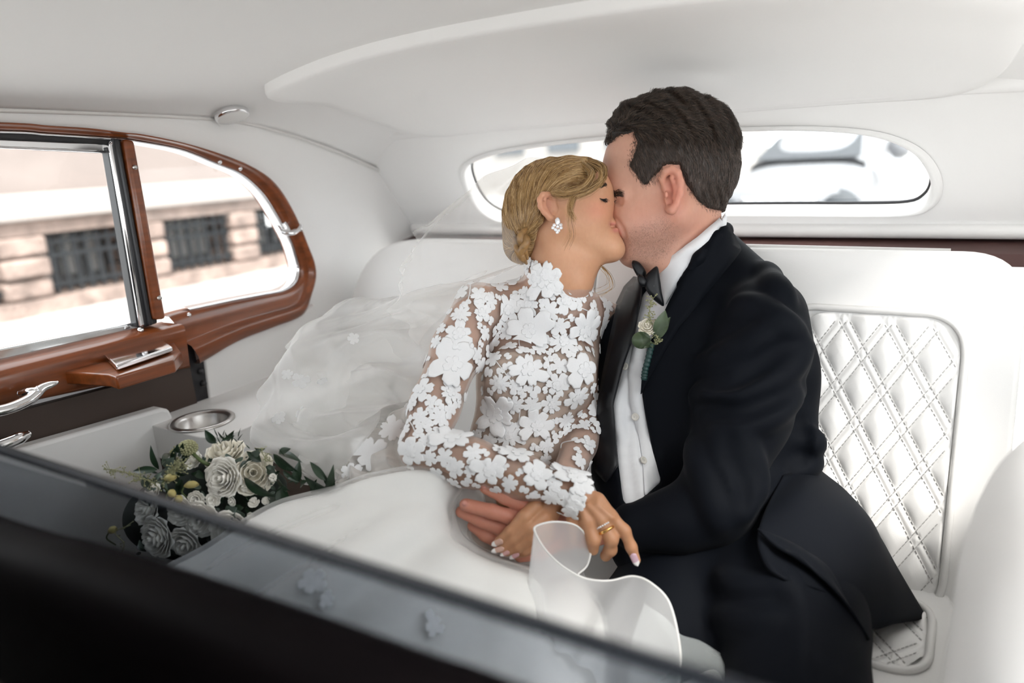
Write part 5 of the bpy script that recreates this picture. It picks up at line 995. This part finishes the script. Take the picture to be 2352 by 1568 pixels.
# ================================================================ flowers
LEAFM = mat('dark_green_leaf', (.014, .035, .016), .38, var=.4, vscale=40, bump=.2, bscale=200); EUC = mat('grey_green_leaf', (.10, .14, .11), .55, var=.25, vscale=30)
PETAL = mat('cream_petal', (.95, .90, .78), .6, var=.03, vscale=40); PETALW = mat('white_petal', (.95, .92, .85), .6); BUD = mat('yellow_green_bud', (.50, .42, .16), .5, var=.2, vscale=50); STEM = mat('green_stem', (.10, .14, .05), .5); SEED = mat('pale_green_seed', (.30, .30, .16), .6)
def leaf_geo(a, b, w, side=None, curl=.15, n=9):
    a, b = np.asarray(a, float), np.asarray(b, float); ax = b-a; L = np.linalg.norm(ax); ax = ax/L; nr = np.array([0, 0, -1.])+rng.normal(0, .35, 3) if side is None else np.asarray(side, float); nr -= (nr@ax)*ax; nr /= np.linalg.norm(nr); sd = np.cross(ax, nr); R = []
    for t in np.linspace(0, 1, n):
        ww_ = w*max(.02, math.sin(math.pi*t**.75))**.9; R.append([a+ax*L*t+sd*ww_*u+nr*(curl*L*(math.sin(math.pi*t))*.5+abs(u)*ww_*.35) for u in (-1, -.5, 0, .5, 1)])
    return np.array(R)
def leaf(name, a, b, w, m_, parent, **k): o = grid(name, w3(leaf_geo(a, b, w, **k)), m_, parent); return o
def bloom(name, c, ax, R, layers, parent, m_, seed=0, open_=1.):
    r_ = np.random.default_rng(seed); ax = np.asarray(ax, float); ax /= np.linalg.norm(ax); u = np.cross(ax, (0, 1, 0.1)); u /= np.linalg.norm(u); v = np.cross(ax, u); root = None
    for l in range(layers):
        f = l/(layers-1); npet = 3+int(round(3*f)); Rl = R*(.16+.84*f**.85)
        for k in range(npet):
            ph0 = 2*np.pi*(k+.5*(l % 2)+r_.normal(0, .12))/npet+l*.7; wd_ = 2.5/npet*1.5*(.9+.2*r_.random()); P = []
            for t in np.linspace(0, 1, 8):
                row = []
                for s in np.linspace(-1, 1, 9):
                    ph = ph0+s*wd_*(.35+.65*math.sin(math.pi*(.12+.80*t))); rho = Rl*(math.sin(t*np.pi/2)**.8)*(1-.05*s*s); edge = max(0, t-.75)/.25
                    h = R*(-.55+(.95-.45*f*open_)*t**1.3-.16*edge*edge*f*(1+.5*math.sin(s*4+k)))+R*.02*r_.normal()*edge
                    rho += R*.07*edge*f+R*.015*math.sin(s*7+k*2+l)*edge; row.append(c+ax*h+rho*(math.cos(ph)*u+math.sin(ph)*v))
                P.append(row)
            if root is None:
                root = grid(name, w3(np.array(P)), m_, parent); o = root
            else: o = grid('petal', w3(np.array(P)), m_, root)
            md = o.modifiers.new('thickness', 'SOLIDIFY'); md.thickness = .0005
    return root
def ball_geo(c, r, n=6, m_=8):
    th = np.linspace(0, np.pi, n); ph = np.linspace(0, 2*np.pi, m_, endpoint=False); P = np.array([[c+r*np.array([math.sin(a)*math.cos(b), math.sin(a)*math.sin(b), math.cos(a)]) for b in ph] for a in th]); return P.reshape(-1, 3), gridfaces(n, m_, False, True)
def merge(name, geos, m_, parent, stuff=True):
    Vs, Qs, n = [], [], 0
    for V, Q in geos: Vs.append(V); Qs.append(Q+n); n += len(V)
    o = fastmesh(name, w3(np.vstack(Vs)), np.vstack(Qs), m_, parent)
    if stuff: o['kind'] = 'stuff'
    return o
bq = empty('bouquet', w3(cp(470, 1180, 1.02))); tag(bq, 'bridal bouquet of cream roses and dark green leaves lying beside the skirt', 'bouquet')
dB = 1.0
cm = Vol(300, 680, 1000, 1330, .93, 1.12, .006); cm.ell(480, 1110, 1.03, 120, 62, 55).ell(380, 1190, 1.02, 95, 80, 60, .03).ell(470, 1220, 1.02, 100, 70, 60, .03).ell(600, 1120, 1.03, 60, 45, 45, .03)
solid('bouquet_core', cm, mat('deep_green_foliage', (.006, .013, .007), .8), bq, 1)
for i, (x, y, dd, R, ax, ly, m_) in enumerate(((506, 1097, .955, 47, (-.25, -.15, -1), 7, PETALW), (582, 1086, .965, 50, (.35, -.25, -1), 6, PETAL), (512, 1034, .99, 46, (-.1, -.85, -.6), 6, PETAL), (352, 1236, .945, 50, (-.5, .1, -1), 7, PETALW), (330, 1168, .965, 40, (-.6, -.3, -1), 6, PETALW), (455, 1195, .95, 42, (0, .1, -1), 5, PETALW), (520, 1215, .95, 40, (.2, .1, -1), 5, PETALW), (412, 1172, .95, 34, (-.1, -.2, -1), 5, PETALW), (440, 1055, 1.0, 22, (-.3, -.6, -1), 4, PETALW), (448, 1148, .955, 20, (0, 0, -1), 4, PETALW), (345, 1128, .985, 24, (-.5, -.5, -1), 4, PETALW), (420, 1252, .945, 40, (-.2, .4, -1), 5, PETALW))):
    bloom('rose', cp(x, y, dd), ax, R*dd/F, ly, bq, m_, i)
for x, y, R in ((488, 1148, 17), (582, 1152, 13), (530, 1152, 12), (575, 1190, 13), (610, 1150, 9), (626, 1096, 9), (560, 1120, 10)):
    bloom('small_white_flower', cp(x, y, .955), (rng.normal(0, .3), rng.normal(0, .3), -1), R*.955/F, 3, bq, PETALW, int(x))
# green scabious pod
c = cp(432, 1028, .975); geo = []
for k in range(90):
    t = math.acos(1-1.5*(k+.5)/90); p = 2.399963*k; geo.append(ball_geo(c+.0115*np.array([math.sin(t)*math.cos(p), math.sin(t)*math.sin(p), -math.cos(t)])*np.array([1, .85, 1]), .0017, 4, 6))
V, Q = ball_geo(c, .0105, 10, 14); pod = merge('seed_pod', [(V, Q)], SEED, bq, False); merge('pod_florets', geo, mat('pale_floret', (.42, .42, .24), .7), pod)
tube('stem', w3(catmull([cp(440, 1038, .975), cp(465, 1060, .97), cp(500, 1075, .985)], 12)), .0025, STEM, bq, 8)
lv = [(495,1018,470,986,10),(520,1012,538,988,6),(510,1012,540,1000,4),(520,1010,500,990,4),(365,1078,346,1022,8),(395,1065,412,1018,8),(362,1078,305,1082,9),(560,1096,634,1140,15),(640,1040,694,1062,9),(628,1042,686,1084,13),(630,1072,668,1128,14),(680,1112,688,1056,11),(655,1160,645,1112,16),(615,1130,632,1176,14),(572,1180,632,1156,13),(690,1118,706,1104,10),(754,1126,698,1092,14),(748,1104,712,1060,9),(752,1124,766,1066,9),(762,1120,742,1082,7),(764,1124,768,1096,6),(720,1138,728,1100,10),(640,1040,668,1030,8),(600,1060,566,1036,9),(612,1068,640,1100,10),(585,1030,610,1030,6),(420,1060,440,1040,10),(400,1110,418,1080,9),(418,1100,410,1140,10),(500,1060,540,1052,10),(450,1082,470,1100,9),(560,1165,520,1180,10),(540,1190,575,1212,10),(600,1200,640,1165,10),(690,1086,660,1108,7),(388,1040,372,1068,8),(650,1080,690,1108,6)]
for x0, y0, x1, y1, w in lv: leaf('leaf', cp(x0, y0, .955+.03*rng.random()), cp(x1, y1, .945+.03*rng.random()), w*.95/F, LEAFM, bq)
for x0, y0, x1, y1, w in ((380,1075,400,1050,16),(392,1090,420,1068,15),(340,1120,330,1090,10),(355,1115,372,1085,10),(525,1185,545,1165,18),(555,1190,538,1168,16),(360,1105,385,1125,9),(580,1045,600,1030,9)): leaf('eucalyptus_leaf', cp(x0, y0, .965), cp(x1, y1, .955), w*.95/F, EUC, bq)
for k in range(150):
    x, y = rng.uniform(310, 650), rng.uniform(1030, 1290)
    if (x-480)**2/170**2+(y-1140)**2/120**2 > 1 and (x-390)**2/90**2+(y-1215)**2/80**2 > 1: continue
    a = rng.random()*6.28; L = rng.uniform(12, 26); dd = .965+.02*rng.random(); leaf('leaf', cp(x, y, dd), cp(x+L*math.cos(a), y+L*math.sin(a), dd-.01*rng.random()), L*.28*.95/F, LEAFM if rng.random() < .7 else EUC, bq)
for x0, y0, x1, y1 in ((424, 1116, 456, 1112), (388, 1128, 402, 1140), (405, 1142, 416, 1152), (250, 1222, 268, 1214), (378, 1100, 405, 1096)):
    a, b = cp(x0, y0, .95), cp(x1, y1, .945); tube('flower_bud', w3(catmull([a, (a+b)/2+np.array([0, -.001, 0]), b], 10)), .0052*np.sin(np.linspace(.3, 2.9, 10)), BUD, bq, 8); tube('stem', w3(catmull([a, a+np.array([-.006, .01, .006]), a+np.array([-.002, .022, .02])], 8)), .0011, STEM, bq, 6)
def sprig(name, path, n, r, parent, sp=7):
    P = catmull(np.array([cp(*q) for q in path]), 30); g_ = [tube_geo(P, .0007, 5)]
    for k in range(n):
        p = P[rng.integers(0, 30)]; q = p+rng.normal(0, sp*.95/F, 3); g_.append(tube_geo([p, q], .0004, 4)); g_.append(ball_geo(q, r, 5, 6))
    return merge(name, g_, SEED, parent)
sprig('seed_sprig', [(345, 1102, .96), (310, 1092, .95), (270, 1080, .945), (240, 1078, .945)], 60, .0011, bq, 8); sprig('seed_sprig', [(355, 1110, .955), (330, 1100, .95), (300, 1105, .945)], 30, .0012, bq); sprig('seed_sprig', [(620, 1060, .96), (605, 1045, .955), (600, 1028, .955)], 24, .0008, bq)
sprig('astilbe', [(382, 1100, .955), (400, 1080, .95), (420, 1062, .95)], 140, .0012, bq, 9); sprig('astilbe', [(395, 1030, .985), (405, 1055, .98), (400, 1070, .97)], 60, .0013, bq, 6); sprig('seed_sprig', [(268, 1290, .945), (285, 1250, .945), (265, 1222, .945), (300, 1205, .95)], 8, .001, bq, 6)
for k in range(34):
    x, y = (rng.uniform(540, 700), rng.uniform(1030, 1160)) if k % 2 else (rng.uniform(500, 560), rng.uniform(1000, 1030)); a = rng.uniform(-2.8, -.3); L = rng.uniform(10, 26); leaf('rosemary_leaf', cp(x, y, .96), cp(x+L*math.cos(a), y+L*math.sin(a), .955), 1.4*.95/F, LEAFM, bq, n=5)
# ---- boutonniere on the lapel
bn = empty('boutonniere', w3(jv.hit([1490], [780], .006)[0])); tag(bn, 'small white rose boutonniere with green leaves pinned to the lapel', 'boutonniere')
dj = lf_v.hit([1490], [770], .012)[0][2]-.008
bloom('rose', cp(1487, 748, dj-.004), (-.3, -.6, -1), 22*dj/F, 5, bn, PETAL, 77)
for x0, y0, x1, y1, w in ((1492, 785, 1500, 800, 5), (1510, 772, 1528, 712, 17), (1505, 780, 1540, 728, 13), (1494, 790, 1478, 800, 5)): leaf('leaf', cp(x0, y0, dj-.006), cp(x1, y1, dj-.012), w*dj/F, mat('olive_leaf', (.05, .075, .035), .5, var=.3, vscale=60) if x0 == 1492 else bpy.data.materials['olive_leaf'], bn)
rl = [cp(1473+22*math.cos(t), 781+20*math.sin(t), dj-.012+.004*math.sin(2*t)) for t in np.linspace(0, 6.28, 24, endpoint=False)]; mesh('round_leaf', w3(np.array(rl)), [tuple(range(24))], bpy.data.materials['olive_leaf'], bn).modifiers.new('thickness', 'SOLIDIFY').thickness = .0006
sprig('seed_sprig', [(1494, 742, dj-.004), (1492, 715, dj-.008), (1500, 684, dj-.01)], 46, .0013, bn, 7); sprig('seed_sprig', [(1502, 790, dj-.006), (1512, 782, dj-.01), (1506, 768, dj-.012)], 26, .0013, bn, 5)
st = catmull([cp(1497, 790, dj-.006), cp(1490, 820, dj-.006), cp(1482, 850, dj-.004), cp(1479, 872, dj-.002)], 40); tube('wrapped_stem', w3(st), .0046+.0006*np.sin(np.arange(40)*1.6), mat('teal_floral_tape', (.006, .035, .032), .5), bn, 10)
